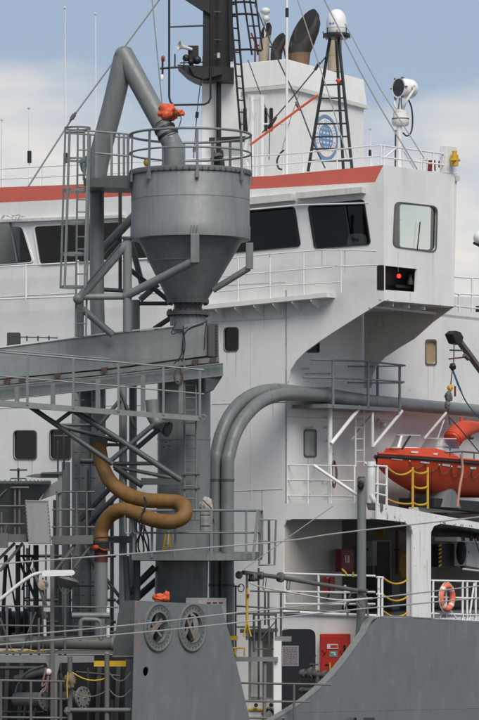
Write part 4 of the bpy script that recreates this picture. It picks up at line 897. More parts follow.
for x, Y in prp: MB().bar(V((ray(x, 0).x*Y, Y, zt-.03)), V((ray(x, 0).x*Y, Y, zt+1.08)), 2.5*k, 1.6*k, up=V((0, 1, 0))).build('post', GREY, pr, smooth=False)
for x, Y in ((253, 74.9),): MB().bar(V((ray(x, 0).x*Y, Y, zt-.1)), V((ray(x+5, 0).x*Y, Y, zt+1.08)), 3.2*k, 1.6*k, up=V((0, 1, 0))).build('post', GREYL, pr, smooth=False)
for x0 in (125, 133.5):
    P = [L(74.1)(x, y) for x, y in ((x0, 532), (x0, 513), (x0+1.2, 511), (x0+5, 511), (x0+6.2, 513), (x0+6.2, 532), (x0+5, 533.5), (x0+1.2, 533.5), (x0, 532))]
    MB().tube(P, .02, 6).build('gate_loop', GREYL, pr)
gt = thing('hinged_guard_gate', 'light grey outer gate frame hanging right of the hose platform', 'railing', L(75)(270, 567))
D = L(75.4)
MB().tube([D(x, y) for x, y in ((260, 519.5), (276, 520), (274.5, 565), (258, 565))], .028, 8).build('frame', GREYL, gt)
mem(gt, D, 'bar', [(269, 520), (269.2, 564)], 2.6, GREYD, 8); mem(gt, D, 'bar', [(263, 520), (259, 565)], 1.8, GREYL, 8); mem(gt, D, 'bar', [(260, 541), (275, 541.5)], 1.5, GREYL, 8)
# covered lamp on that platform
t = thing('wrapped_floodlight', 'whitish cloth wrapped floodlight standing by the column platform rail', 'lamp', L(74.6)(205, 532))
mem(t, L(74.4), 'body', [(205, 512), (205, 531)], 10.5, mat('dusty_lamp_paint', (.3, .3, .28), .6, dirt=.6, streak=.4), 16)
lump(t, L(74.4), 'cloth_hood', 206, 507, 6.5, 9.5, mat('stained_cloth', (.34, .31, .27), .9, dirt=.6, streak=.4, bump=.8), 21)
for pts in ([(203, 500), (211, 508), (214, 524)], [(200, 515), (211, 515)], [(200, 526), (211, 526)]): mem(t, L(74.15), 'strap', pts, 1.2, CABLE, 6)
t = thing('hanging_gear', 'yellow and pale tangle of fittings hanging on the platform behind rail', 'tool', L(74.4)(168, 552))
for i, (pts, m_) in enumerate((([(166, 533), (164, 545), (163, 553)], YEL), ([(172, 532), (169, 543), (171, 548)], YEL), ([(169, 531), (168, 545)], CREAM), ([(173, 534), (174, 541)], CREAM), ([(162, 551), (170, 546)], YEL))):
    mem(t, L(74.3), 'fitting', pts, 2.4-.2*i, m_, 6)
t = thing('cable_tangle', 'black hoses dangling behind the left end of the hose platform', 'cable', L(74.9)(145, 550))
random.seed(11)
for i in range(5): MB().tube(crv([L(75)(138+i*2+random.uniform(-4, 4), 520+j*9+random.uniform(-3, 3)) for j in range(5)], 5), .022, 6).build('cable', CABLE, t)
plate(col, L(75.0), 'bracket_arm', [(104, 536), (134, 536), (134, 543), (104, 543)], V((0, .2, 0)), GREYD)
mem(col, L(75.2), 'bracket_tube', [(126, 556), (128, 602)], 6, GREYD, 12); mem(col, L(75.2), 'bracket_tube', [(137, 556), (137, 600)], 7, GREYD, 12)
t = thing('orange_rag_pile', 'orange rag lying on top of the fairlead plate by the column', 'rag', S0(161, 601)+DP*.3)
lump(t, LP(.35), 'rag', 160, 598, 6.5, 4.5, TARP, 13); lump(t, LP(.4), 'rag_fold', 166.5, 597, 3.2, 6, TARP, 17)
t = thing('grey_locker', 'pale weathered box just above the fairlead plate right corner', 'box', LP(.6)(213, 620))
plate(t, LP(.5), 'body', box(199.5, 598, 226.5, 640), DP*.4, mat('pale_box_paint', (.36, .36, .34), .6, dirt=.5, streak=.3), bevel=.01)
for x in (207, 213, 219): plate(t, LP(.49), 'stencil_mark', box(x, 602, x+4, 603.6), DP*.004, REDB)

# ------------------------------------------------------------ left vat platform
D = L(73)
vt = thing('mixing_vat', 'dark grey round vat with scalloped rim at the left edge', 'tank', L(73.6)(8, 545))
cv = L(73.8)(-2, 0); kk = 73.8/FPX
cv = V((cv.x, 73.8, 0)); zz = lambda y: L(73.8)(0, y).z
MB().lathe(cv, [(38*kk, zz(542)), (38*kk, zz(504)), (52*kk, zz(485)), (53*kk, zz(484)), (53*kk, zz(481.5)), (50*kk, zz(481.5))], UP, 64).build('shell', GREYD, vt)
bb = MB()
for j in range(60):
    a = 2*math.pi*j/60; b_ = cv+V((math.cos(a), math.sin(a), 0))*52*kk; bb.tube([b_+UP*zz(484.5), b_+UP*zz(480.3)], .02, 6)
bb.build('rim_bolts', GREYL, vt, kind='stuff')
MB().lathe(L(73.6)(18.5, 481), [(.02, 0), (.03, .3)], UP, 10).build('spindle', BLACK, vt)
MB().tube([L(73.6)(18.5, 0)*0+V((L(73.6)(18.5, 480).x+.2*math.cos(a*.42), 73.6+.2*math.sin(a*.42), L(73.6)(18, 470).z)) for a in range(16)], .016, 6).build('handwheel', BLACK, vt)
for pts in ([(10, 481), (11, 478.5), (26, 478.5), (27, 481)],): mem(vt, L(73.3), 'lid_handle', pts, 1.2, GREYD, 6)
plate(vt, L(73.9), 'swing_arm', [(25, 476.5), (34, 474), (62, 472.5), (62, 478), (38, 478)], V((0, .2, 0)), GALV); plate(vt, L(73.8), 'swing_arm_plate', [(41, 472.5), (62, 471.5), (62, 474), (41, 474)], V((0, .3, 0)), GREYD)
plate(vt, L(73.8), 'arm_bracket', [(50, 485), (62, 478), (62, 492), (40, 500), (46, 490)], V((0, .2, 0)), GREYL)
mem(vt, L(73.9), 'arm_post', [(60, 472), (60, 545)], 4, GREYL, 10)
lp = thing('vat_platform', 'railed platform of weathered steel around the dark vat', 'platform', L(73)(40, 545))
plate(lp, L(72.6), 'deck_edge', [(-40, 533), (8, 533), (8, 548), (-40, 548)], V((0, .1, 0)), GALV); plate(lp, L(72.7), 'deck_edge', [(8, 534), (27, 534), (27, 542), (8, 542)], V((0, .1, 0)), GALV)
plate(lp, L(72.8), 'deck_edge', [(52, 536), (93, 535), (93, 544), (52, 544.5)], V((0, .1, 0)), GALV)
MB().prism([V((ray(-40, 0).x*72.9, 72.9, D(0, 540).z)), V((ray(94, 0).x*72.9, 72.9, D(0, 540).z)), V((ray(94, 0).x*75, 75, D(0, 540).z)), V((ray(-40, 0).x*75, 75, D(0, 540).z))], UP*.06).build('deck', GREYD, lp, smooth=False)
for r in ([(-20, 487.5), (29, 487.5)], [(-20, 506), (29, 506)], [(-20, 524), (29, 524)]): mem(lp, L(72.7), 'rail', r, 1.9, GALV, 8)
for r in ([(62, 491.7), (95, 491.7)], [(52, 509.5), (95, 509.5)], [(52, 527), (95, 527)]): mem(lp, L(72.9), 'rail', r, 1.8, GALV, 8)
for x in (15, 19.5, 1.5): mem(lp, L(72.75), 'post', [(x, 487 if x > 2 else 512), (x, 535)], 2.4, GALV, 8)
for x in (57, 76.5, 86.7): mem(lp, L(72.85), 'post', [(x, 491), (x, 540)], 2.0, GALV, 8)
mem(lp, L(72.7), 'stay', [(-10, 506), (8, 488)], 1.6, GALV, 8); mem(lp, L(72.7), 'stay', [(4, 538), (7, 524)], 1.4, GALV, 8)
for pts, w_ in (([(23, 543), (0, 571)], 3.2), ([(75, 544), (57, 570)], 3.6), ([(92, 544), (74, 568)], 2.6), ([(15, 543), (-10, 568)], 3)): mem(lp, L(72.9), 'brace', pts, w_, GALV, 8)
pn = thing('riveted_panel', 'pale grey riveted metal panel hung on the vat platform', 'panel', L(72.5)(40, 544))
pn.location = L(72.5)(40, 544)
plate(pn, L(72.5), 'sheet', [(25, 500), (48.5, 500.4), (51.7, 544), (28.4, 544)], V((0, .04, 0)), mat('pale_panel_paint', (.25, .25, .24), .6, dirt=.3, streak=.25), bevel=.006)
bb = MB()
for i in range(13):
    t_ = i/12
    for (a, b_), (c_, d_) in (((25.8, 501), (29, 543)), ((47.7, 501.2), (50.8, 543)), ((25.8, 501), (47.7, 501.2)), ((29, 543), (50.8, 543))):
        q = L(72.49)(a+(c_-a)*t_, b_+(d_-b_)*t_); bb.tube([q, q-V((0, .015, 0))], .012, 6)
bb.build('rivets', GALV, pn, kind='stuff')
# dark trestle under it
ts = thing('dark_trestle', 'dark braced steel trestle under the vat platform', 'trestle', L(74.5)(25, 640))
for pts, w_ in (([(18, 545), (18, 640)], 5), ([(36, 545), (36, 640)], 5.5), ([(24, 545), (24, 640)], 1.6), ([(29.5, 545), (29.5, 640)], 1.6), ([(6, 555), (2, 640)], 4), ([(19, 560), (36, 600)], 3), ([(22, 555), (38, 585)], 2), ([(33, 556), (22, 590)], 2), ([(18, 556), (36, 556)], 2.2), ([(7, 560), (18, 620)], 2), ([(43, 578), (44, 600)], 2)):
    mem(ts, L(74.8), 'leg' if w_ > 3.5 else 'brace', pts, w_, BLACK, 8)
for y in (562, 574, 586, 598, 610): mem(ts, L(74.75), 'rung', [(24, y), (29.5, y)], 1.2, BLACK, 6)
# deck lamp on a bent arm
t = thing('arm_floodlight', 'white bent arm holding a floodlight over the lower left deck', 'lamp', L(71)(0, 610))
P = crv([L(71.5)(x, y) for x, y in ((-30, 620), (0, 599.5), (18, 585), (32, 575.5), (42, 572.5))]); MB().tube(P, 1.7*k, 10).build('arm', CREAM, t)
plate(t, L(71.4), 'arm_head', rr([(42, 570.5), (73, 570), (75.5, 573), (73, 575.5), (42, 576.5)], 2), V((0, .12, 0)), WHITE2, bevel=.01)
MB().lathe(L(71.6)(68.5, 577), [(.05, .02), (.16, 0), (.25, -.03), (.27, -.08), (.12, -.24), (.05, -.26)], V((.25, .1, 1)), 24).build('floodlight', GALV, t)
mem(t, L(71.6), 'yoke', [(58, 577), (61, 590), (66, 594), (72, 588)], 1.6, GALV, 8, curve=True)
t = thing('deck_mirror', 'small round brass rimmed lamp below the white lamp arm', 'lamp', L(72.5)(43, 600))
MB().lathe(L(72.6)(43, 585), [(.11, 0), (.125, .02), (.125, .06), (.02, .1)], V((.2, -1, .1)), 24).build('rim', TAN, t); MB().ball(L(72.55)(43, 585), .1, sc=(1, .4, 1)).build('glass', GALV, t)
mem(t, L(72.6), 'stalk', [(43, 590), (43, 650)], 1.4, GALV, 8)

# ------------------------------------------------------------ lower left deck machinery
ld = thing('deck_portal', 'low grey portal frame with dark opening at bottom left', 'frame', L(72.5)(50, 745))
plate(ld, L(72.2), 'beam', [(-40, 655), (94, 656), (94, 662.5), (60, 663), (57, 676), (57, 745), (52, 745), (52, 676), (46, 663), (-40, 662.5)], V((0, .3, 0)), GREYL, bevel=.01)
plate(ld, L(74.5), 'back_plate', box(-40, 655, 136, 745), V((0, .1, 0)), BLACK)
plate(ld, L(72.25), 'yellow_lintel', box(94, 661, 126, 666.5), V((0, .1, 0)), YEL)
plate(ld, L(72.3), 'top_plate', box(-40, 651.5, 113, 654), V((0, .5, 0)), GALV)
for x in (8, 22, 60, 100, 119): MB().bar(L(74.3)(x, 663), L(74.3)(x-4, 745), .1, .12, up=V((0, 1, 0))).build('dark_rib', GREYD, ld, smooth=False)
mem(ld, L(73.9), 'inner_pipe', [(15, 680), (60, 668)], 9, GREYD, 14)
P = crv([L(73.6)(x, y) for x, y in ((15, 700), (18, 685), (28, 672), (44, 666))]); MB().tube(P, .03, 8).build('inner_hoop', GREY, ld)
bp_ = thing('header_pipe', 'pale grey horizontal header pipe lying along the portal beam', 'pipe', L(73)(50, 650))
mem(bp_, L(72.8), 'pipe', [(-40, 641.5), (113, 643.5)], 13, GALV, 20); MB().lathe(L(72.8)(113, 643.5), [(7.4*k, -.03), (7.4*k, .03)], V((1, 0, 0)), 24).build('end_ring', GREYL, bp_)
P = rnd([L(72.7)(x, y) for x, y in ((80.5, 640), (80.5, 619), (101, 620), (101, 640))], .25, 6); MB().tube(P, 2.1*k, 10).build('loop_pipe', GREY, bp_)
mem(bp_, L(73.5), 'back_pipe', [(72, 615.5), (110, 615.5)], 6, GREY, 14); mem(bp_, L(73.2), 'support_bar', [(-40, 651), (113, 650.5)], 1.6, GALV, 8)
fx = thing('funnel_fitting', 'narrow white pipe fitting with valve behind the header pipe', 'valve', L(74)(44, 640))
mem(fx, L(74), 'pipe', [(44, 600), (45, 636)], 3.4, WHITE2, 10); mem(fx, L(74), 'pipe', [(108, 606), (108, 650)], 3.6, WHITE2, 10); mem(fx, L(74), 'valve', [(43, 612), (46, 618)], 5.5, GALV, 10); mem(fx, L(74), 'valve', [(108, 616), (108, 624)], 6, GREYD, 10)
ym = thing('yellow_chain', 'thin yellow chain strung under the header pipe', 'chain', L(72.6)(20, 652))
MB().tube(crv([L(72.5)(x, y) for x, y in ((-10, 650), (5, 651.5), (12, 650), (20, 652), (28, 650), (34, 651), (46, 650))], 4), .018, 6).build('strand', YEL, ym)
def flanged(x, y, x0, r, lab):
    t = thing('flanged_pipe', lab, 'pipe', L(73)(x0, y+r), 'blanked deck pipes')
    c = L(72.4)(x, y); ax = V((.80, -.6, 0)); MB().tube([L(73.2)(x0, y), c], (r-4.5)*k, 24).build('pipe', GALV, t)
    f = MB().lathe(c, [(r*k, 0), (r*k, .05), (.01, .055)], ax, 32).build('flange', GREYL, t)
    bb = MB()
    for j in range(12):
        a = j*math.pi/6; w1 = ax.cross(UP).normalized(); q = c+(w1*math.cos(a)+UP*math.sin(a))*(r-2)*k+ax*.05; bb.tube([q, q+ax*.025], .018, 6)
    bb.build('bolt', BLACK, f, kind='stuff'); q = c+ax*.06; MB().bar(q-UP*.04-V((.07, 0, 0)), q+UP*.05+V((.07, 0, 0)), .02, .03).build('yellow_mark', YEL, f)
flanged(46, 699, 17, 11.2, 'blanked flanged pipe at bottom left with small yellow mark')
flanged(82, 697.5, 60, 10.5, 'blanked flanged pipe behind the chain posts, right of the other flange')
railing('weathered double rail above the header pipe at lower left', L(72.4), [(51.5, 545, 660), (65, 590, 660), (39, 618, 655), (108.5 if 0 else 7, 606, 655)], [[(-20, 606), (51, 606.5), (118, 607.5)], [(-20, 625), (51, 626), (112, 627)]], GALV, 2.6, 1.7)
railing('weathered pipe railing across the bottom left corner', L(71.4), [(1, 680, 745), (31, 681, 745), (61, 682, 745)], [[(-20, 680), (70, 681.5)], [(-20, 698), (70, 699)], [(-20, 717), (70, 718)]], GALV, 2.8, 2.2)
cr_ = thing('chain_posts', 'two stout grey posts with sagging chains and a low tube', 'barrier', L(71.2)(90, 745))
D = L(71.3)
mem(cr_, D, 'post', [(70, 656.5), (70, 745)], 5.2, GALV, 14); mem(cr_, D, 'post', [(107, 653), (107, 745)], 5.2, GALV, 14); mem(cr_, D, 'post_cap', [(107, 651.5), (107, 654)], 6.2, GREYL, 14)
mem(cr_, L(71.25), 'low_tube', [(67, 710), (131, 710)], 4.6, GALV, 14)
def chain(D, a, b_, sag, m, root, name='chain', wpx=1.4, n=14):
    P = []; 
    for i in range(n+1):
        t = i/n; P.append(D(a[0]+(b_[0]-a[0])*t, a[1]+(b_[1]-a[1])*t+4*sag*t*(1-t)))
    mb = MB()
    L_ = sum((q-p).length for p, q in zip(P[:-1], P[1:])); nl = max(6, int(L_/.05)); fine = []
    for i in range(nl+1):
        t = i/nl; fine.append(D(a[0]+(b_[0]-a[0])*t, a[1]+(b_[1]-a[1])*t+4*sag*t*(1-t)))
    r = px2m(wpx, P[0])/2
    for i, (p, q) in enumerate(zip(fine[:-1], fine[1:])):
        d = (q-p)*.18; off = V((0, r*.45, 0)) if i % 2 else V((0, -r*.45, 0)); mb.tube([p-d+off, q+d+off], r*(1.0 if i % 2 else .78), 6)
    return mb.build(name, m, root)
chain(D, (72, 672), (106, 678), 5, YEL, cr_); chain(D, (72, 690), (106, 691), 6, GALV, cr_); chain(D, (109, 672), (131, 672), 9, GALV, cr_); chain(D, (109, 689), (131, 689), 8, GALV, cr_)
lump(cr_, L(71.1), 'rope_bundle', 70.5, 681, 5, 7.5, mat('faded_rope', (.16, .12, .08), .9, dirt=.6, streak=0, bump=.8), 31); mem(cr_, L(71), 'yellow_line', [(68, 672), (67, 684), (67.5, 698)], 1.3, YEL, 6)
lump(cr_, L(71.1), 'shackle', 67, 711, 3, 3.5, GALV, 37)
fs = thing('frame_stanchion', 'tall weathered steel stanchion with diagonal braces beside the lamp arm', 'post', L(72)(53, 745))
mem(fs, L(72.1), 'post', [(52.5, 545), (52.5, 745)], 5.4, GALV, 4)
for a_b, w_ in (([(33, 568), (46, 606)], 3.4), ([(52, 575), (74, 548)], 3.0), ([(46, 545), (46, 600)], 2.0), ([(31, 612), (31, 656)], 2.4), ([(0, 618), (14, 656)], 2.2), ([(20, 655), (36, 612)], 1.8)): mem(fs, L(72.6), 'brace', a_b, w_, GALV, 8)
cp = thing('clutter_pipes', 'tangle of thin grey pipes crossing between vat platform and hose standpipe', 'pipe', L(75.6)(90, 640))
for a_b, w_ in (([(60, 560), (60, 655)], 3.6), ([(70, 548), (70, 640)], 2.6), ([(112, 548), (112, 600)], 2.2), ([(84, 545), (108, 590)], 5.0), ([(92, 560), (122, 600)], 3.4), ([(56, 586), (96, 586)], 1.8), ([(64, 632), (118, 632)], 2.4), ([(88, 470), (88, 534)], 2.0), ([(58, 440), (58, 472)], 1.8), ([(64, 432), (64, 470)], 1.8), ([(54, 436), (72, 436)], 1.8)): mem(cp, L(75.6), 'pipe', a_b, w_, GREYD, 8)
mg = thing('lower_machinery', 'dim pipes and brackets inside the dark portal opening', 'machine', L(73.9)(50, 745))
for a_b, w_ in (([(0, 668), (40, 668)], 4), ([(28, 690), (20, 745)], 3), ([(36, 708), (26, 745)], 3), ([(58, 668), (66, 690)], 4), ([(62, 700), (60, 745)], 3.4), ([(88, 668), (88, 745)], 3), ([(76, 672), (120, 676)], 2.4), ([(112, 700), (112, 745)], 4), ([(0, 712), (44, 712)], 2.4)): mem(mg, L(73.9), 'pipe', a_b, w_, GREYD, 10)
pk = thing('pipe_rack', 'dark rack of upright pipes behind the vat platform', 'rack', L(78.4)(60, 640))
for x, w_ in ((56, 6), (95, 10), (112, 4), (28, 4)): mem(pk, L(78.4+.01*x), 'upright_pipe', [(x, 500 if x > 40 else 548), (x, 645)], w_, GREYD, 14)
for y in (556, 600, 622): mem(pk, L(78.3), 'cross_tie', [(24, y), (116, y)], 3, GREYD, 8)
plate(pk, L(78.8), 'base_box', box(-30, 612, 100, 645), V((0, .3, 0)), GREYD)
for x in (74, 81, 92): 
    for y in range(400, 640, 13): mem(pk, L(76.2 if x > 90 else 75.75), 'step_bolt', [(x, y), (x+3.5, y+.3)], 1.1, GREYD, 6)
wn_ = thing('deck_winch', 'dark deck winch with round drum behind the lower left rails', 'winch', L(76)(15, 640))
MB().tube([L(76)(-6, 622), L(76.4)(27, 622)], 11*k, 24).build('drum', GREYD, wn_)
for x in (-4, 10, 26): MB().lathe(L(76)(x, 622), [(14*k, -.04), (14*k, .04)], V((1, .1, 0)), 28).build('drum_flange', BLACK, wn_)
plate(wn_, L(76.6), 'gearbox', rr(box(28, 606, 41, 650), 2), V((0, .6, 0)), GREYD, bevel=.02); mem(wn_, L(75.6), 'brake_lever', [(30, 640), (36, 600)], 1.8, GALV, 8)
t = thing('pink_rope_valve', 'worn valve with faded pink rope at the bottom left frame post', 'valve', L(72)(46, 700))
MB().ball(L(72)(48.5, 672), .08).build('valve_head', CREAM, t); mem(t, L(72), 'stem', [(48, 674), (47, 692)], 2.4, GALV, 8)
P = crv([L(71.9)(x, y) for x, y in ((46, 668), (44, 677), (42, 686), (46, 683), (49, 676), (45, 690), (42, 692))]); MB().tube(P, .022, 6).build('pink_rope', mat('pink_rope', (.25, .12, .12), .9, dirt=.3, streak=0), t)

# ------------------------------------------------------------ bottom centre clutter
D = L(77)
hb = thing('hose_boom', 'slender grey pipe arm with valves reaching right to the grey pole', 'pipe', L(76)(245, 600))
Dh = L2(237, 75, 357, 79)
mem(hb, Dh, 'pipe', [(243, 572.5), (281, 577.5), (356, 590.5)], 4.4, GALV, 14)
for x, y, r in ((239, 575, 3.8), (253, 577, 4.6), (261, 575.5, 4), (280.5, 577.3, 5.2)):
    MB().lathe(Dh(x, y), [(r*k*.7, -.06), (r*k, -.03), (r*k, .03), (r*k*.7, .06)], Dh(300, 581)-Dh(280, 577), 16).build('valve', GALV, hb)
mem(hb, Dh, 'handle', [(249, 580), (258, 579.5)], 3.2, BLACK, 8)
for x in (264, 288): mem(hb, Dh, 'hook_loop', [(x, 577), (x-1.5, 588), (x, 590), (x+1.2, 589), (x+2.5, 578)], 1.0, GALV, 6)
mem(hb, Dh, 'support', [(247, 573), (247, 640)], 2.6, GALV, 10)
mem(hb, Dh, 'lower_hose', [(250, 583), (262, 587), (300, 594), (340, 600), (372, 598)], 1.6, CREAM, 8, curve=True)
MB().tube([Dh(241, 0)*0+Dh(241+3.2*math.cos(a*.628), 588+4*math.sin(a*.628)) for a in range(11)], .012, 6).build('handwheel', BLACK, hb)
ys = thing('yellow_sling', 'yellow lifting sling hanging from the slender pipe arm', 'sling', L(75.5)(247, 638))
mem(ys, L(75.3), 'strap', [(247.2, 588), (247, 600), (247, 622)], 2.3, YEL, 8)
MB().tube([L(75.3)(x, y) for x, y in ((247, 621), (243.5, 636.5), (251, 636.5), (247, 621))], .022, 6).build('triangle', YEL, ys); mem(ys, L(75.28), 'red_label', [(248, 594), (248, 598)], 2.6, REDB, 6)
railing('cluster of thin weathered standpipes right of the fairlead plate', L(77.5), [(235.6, 586, 660), (258.7, 568, 700), (265, 592, 625), (268.5, 592, 625), (281, 592, 740)], [[(232, 586), (240, 586.5)], [(236, 606), (300, 610), (350, 612)], [(250, 591), (300, 592.5)], [(236, 614), (300, 612)], [(236, 627), (258, 627)]], GALV, 2.2, 1.6, name='standpipe_rail')
cf = thing('cabinet_frame', 'pale weathered cabinet inside an open pipe frame beside the dark door', 'cabinet', L(77.6)(262, 700))
D = L(77.8)
plate(cf, D, 'cabinet', box(248.5, 632, 273.5, 700), V((0, .5, 0)), mat('cabinet_paint', (.30, .29, .26), .6, dirt=.6, streak=.5), bevel=.01)
plate(cf, L(77.78), 'cabinet_door', box(251, 641, 262, 697), V((0, .02, 0)), CREAM); plate(cf, L(77.78), 'cabinet_door', box(263.5, 641, 272.5, 697), V((0, .02, 0)), GALV)
plate(cf, L(77.5), 'cabinet_top', [(240, 630), (278, 629), (278, 632), (240, 633)], V((0, .8, 0)), GALV)
for pts, w_ in (([(254, 614), (254, 652)], 2.4), ([(276, 614), (276, 656)], 2.2), ([(254, 614.5), (277, 614.5)], 2.4), ([(260, 620), (260, 641)], 2.2), ([(269, 614), (269, 650)], 2), ([(253, 649), (276, 649)], 1.4), ([(259, 641), (275, 622)], 1.2)):
    mem(cf, L(77.2), 'frame_tube', pts, w_, GALV, 8)
plate(cf, L(76.8), 'cross_beam', box(235, 657, 278, 661.5), V((0, .1, 0)), GREYL); plate(cf, L(77), 'stub_beam', box(275, 636.5, 291.5, 641.5), V((0, .1, 0)), GREYL)
plate(cf, L(76.9), 'white_post', box(273.8, 641, 281.5, 745), V((0, .1, 0)), WHITE2)
mem(cf, L(76.9), 'post', [(265, 661), (264, 745)], 3.6, GREYL, 10)
railing('low weathered railing in front of the dark door', L(76.2), [(294, 684, 745), (240, 683, 745)], [[(240, 683), (264, 683.5), (331, 684.5)], [(243, 701), (310, 702)], [(246, 718), (285, 718)]], GALV, 2.4, 2.2)
yf = thing('guard_frame', 'small yellow pipe frame right of the fairlead plate', 'frame', L(76)(240, 660))
for pts in ([(232, 648), (244.5, 648), (244.5, 656)], [(235, 649), (236, 656)]): mem(yf, L(76.3), 'tube', pts, 2, YEL, 8)
plate(yf, L(76.5), 'block', box(230, 636, 238, 640), V((0, .1, 0)), YEL)
mc = thing('deck_motor', 'low pale deck motor with yellow guard bar at the bottom', 'machine', L(77)(262, 735))
plate(mc, L(77.3), 'casing', rr(box(248, 703, 275, 730), 3), V((0, .5, 0)), CREAM, bevel=.02); plate(mc, L(77.25), 'yellow_guard', box(249, 708.5, 268, 710.5), V((0, .05, 0)), YEL)
P = crv([L(77.1)(x, y) for x, y in ((262, 715), (268, 709), (273, 712), (275, 720))]); MB().tube(P, .035, 8).build('hose', BLACK, mc)
for x in (256, 271): MB().lathe(L(77.2)(x, 705), [(.05, 0), (.05, .06)], V((0, -1, 0)), 12).build('knob', BLACK, mc)
hv = thing('hydrant_valves', 'grey double hydrant valve in front of the red locker', 'valve', LQ(-1.2)(318, 720))
D = LQ(-1.2)
mem(hv, D, 'pipe', [(304, 674), (333, 676)], 5, GALV, 14); mem(hv, D, 'riser', [(318, 676), (318, 700)], 5.5, GALV, 14); mem(hv, D, 'pipe', [(300, 690), (326, 691)], 5, GREYD, 14)
for x, y, r in ((303, 673.5, 4.6), (311, 673, 6), (316, 674, 4), (325, 675, 5), (331.5, 675.5, 4.6)): MB().lathe(D(x, y), [(r*k, -.07), (r*k*1.05, 0), (r*k*.8, .07)], DP, 14).build('coupling', GALV, hv)
mem(hv, D, 'spindle', [(314, 664), (314, 672)], 1.6, GALV, 8); mem(hv, D, 'handwheel', [(310, 664.5), (318, 664.5)], 1.8, GALV, 8)
for x in (303, 312, 322): MB().lathe(D(x, 690.5), [(3.6*k, -.03), (3.6*k, .03)], DP, 14).build('flange', GREYD, hv)
# red locker
lk_ = thing('red_locker', 'scuffed red fire locker beside the dark door', 'locker', F0(333, 700))
D = LQ(-.22)
plate(lk_, D, 'body', box(319.5, 634, 346.4, 700), DQ*.2, REDL, bevel=.012)
plate(lk_, LQ(-.235), 'door_panel', box(321, 636, 345, 698), DQ*.012, REDL, bevel=.006)
sg = plate(lk_, LQ(-.245), 'white_label', box(327, 644, 338, 648.8), DQ*.006, SIGNW); plate(sg, LQ(-.25), 'red_print', box(330.5, 645, 337.5, 647.8), DQ*.003, REDL)
sg = plate(lk_, LQ(-.245), 'green_label', box(329.5, 651, 337.4, 656.8), DQ*.006, SIGNG); plate(sg, LQ(-.25), 'white_print', [(331, 652), (335, 652), (336, 655.5), (334, 655.5), (333.2, 653.3), (331, 653.3)], DQ*.003, SIGNW)
plate(lk_, LQ(-.245), 'black_print', box(325, 664, 328.5, 665.6), DQ*.004, BLACK)
mem(lk_, LQ(-.27), 'yellow_handle', [(330, 662.6), (330, 671)], 1.7, YEL, 8)
for pts in ([(344.5, 645), (344.5, 650)], [(344.5, 682), (344.5, 687)]): mem(lk_, LQ(-.26), 'latch', pts, 2.2, BLACK, 8)
for pts in ([(322, 650), (325, 654)], [(340, 651), (343, 656)], [(323, 656), (326, 652)]): mem(lk_, LQ(-.24), 'scuff_mark', pts, .8, BLACK, 6)
# gallery: red boxes, rails
D = LP(2.8)
rb = thing('hose_box', 'dark red hose box marked with a white B in the gallery', 'box', LP(2.5)(345, 572)); bxp = [(341, 549), (353.8, 549), (353.8, 572.5), (341, 572)]
plate(rb, LP(2.5), 'body', bxp, DP*.19, REDB, bevel=.01)
plate(rb, LP(2.48), 'lid', [(341.5, 550.5), (353, 550.5), (353, 571), (341.5, 570.5)], DP*.018, REDB, bevel=.004)
sg = plate(rb, LP(2.465), 'label', box(345, 555.5, 349.3, 562.5), DP*.004, SIGNW)
def text(root, s, D, x, y, hpx, m, dq, name='letter', sq=1.0):
    cu = bpy.data.curves.new(name, 'FONT'); cu.body = s; cu.align_x = 'CENTER'; cu.align_y = 'CENTER'; c = D(x, y); cu.size = px2m(hpx, c)*1.35; cu.extrude = .003
    o = bpy.data.objects.new('tmp', cu); C.objects.link(o); dg = bpy.context.evaluated_depsgraph_get(); me = bpy.data.meshes.new_from_object(o.evaluated_get(dg)); bpy.data.objects.remove(o)
    X = dq.normalized(); M = Matrix((X, UP, X.cross(UP))).transposed().to_4x4(); me.transform(Matrix.Scale(sq, 4, V((1, 0, 0)))); me.transform(M)
    o = bpy.data.objects.new(name, me); C.objects.link(o); me.materials.append(m); org = V(); q = root
    while q is not None: org += q.location; q = q.parent
    o.parent = root; o.location = c-org; return o
text(sg, 'B', LP(2.458), 347.1, 559, 6.2, REDB, DQ, 'letter_b')
rb = thing('alarm_box', 'small bright red box below the hose box behind the gallery rail', 'box', LP(2.5)(329, 594))
plate(rb, LP(2.65), 'body', box(326.5, 577, 335, 594), DP*.1, REDL, bevel=.01); mem(rb, LP(2.63), 'slot', [(329.5, 578), (329.5, 593)], 1, BLACK, 6)
plate(rb, LP(2.63), 'white_edge', box(327, 577.2, 329, 578.4), DP*.01, SIGNW); mem(rb, LP(2.65), 'drip_pipe', [(329, 594), (327, 600)], 2, BLACK, 6)
t = thing('yellow_hook', 'little yellow hook on the gallery rail under the hose box', 'hook', F0(347, 576)); 
for pts in ([(342, 569), (346, 573), (347, 576)], [(353, 572), (353, 577)]): mem(t, F0, 'hook', pts, 1.8, YEL, 6)
railing('white gallery railing across the forward recess', LQ(.02), [(318.5, 574.5, 616), (284.5, 573, 616), (345, 585, 616)], [[(284, 573.5), (356, 575.5), (375, 576)], [(284, 591.5), (340, 592.5), (375, 592)], [(284, 604), (375, 604)]], WHITE2, 2.4, 2.2)
railing('short white gallery rail with end post beside the grey pole', LP(.02), [(378.5, 577, 617), (382, 577, 617)], [[(377, 577), (383, 577.5)], [(377, 594), (383, 594.5)]], WHITE2, 2.6, 2.2)
ch = thing('gallery_chains', 'yellow guard chains across the gallery gap beside the white pillar', 'chain', S0(395, 617))
for y in (578.5, 595.5, 611.5): chain(LP(.03), (384, y), (407, y+1.5), 4.5, YEL, ch, wpx=2.0)
t = thing('gallery_door', 'dark grey door at the back of the gallery recess', 'door', ship(3, 8.4, zl))
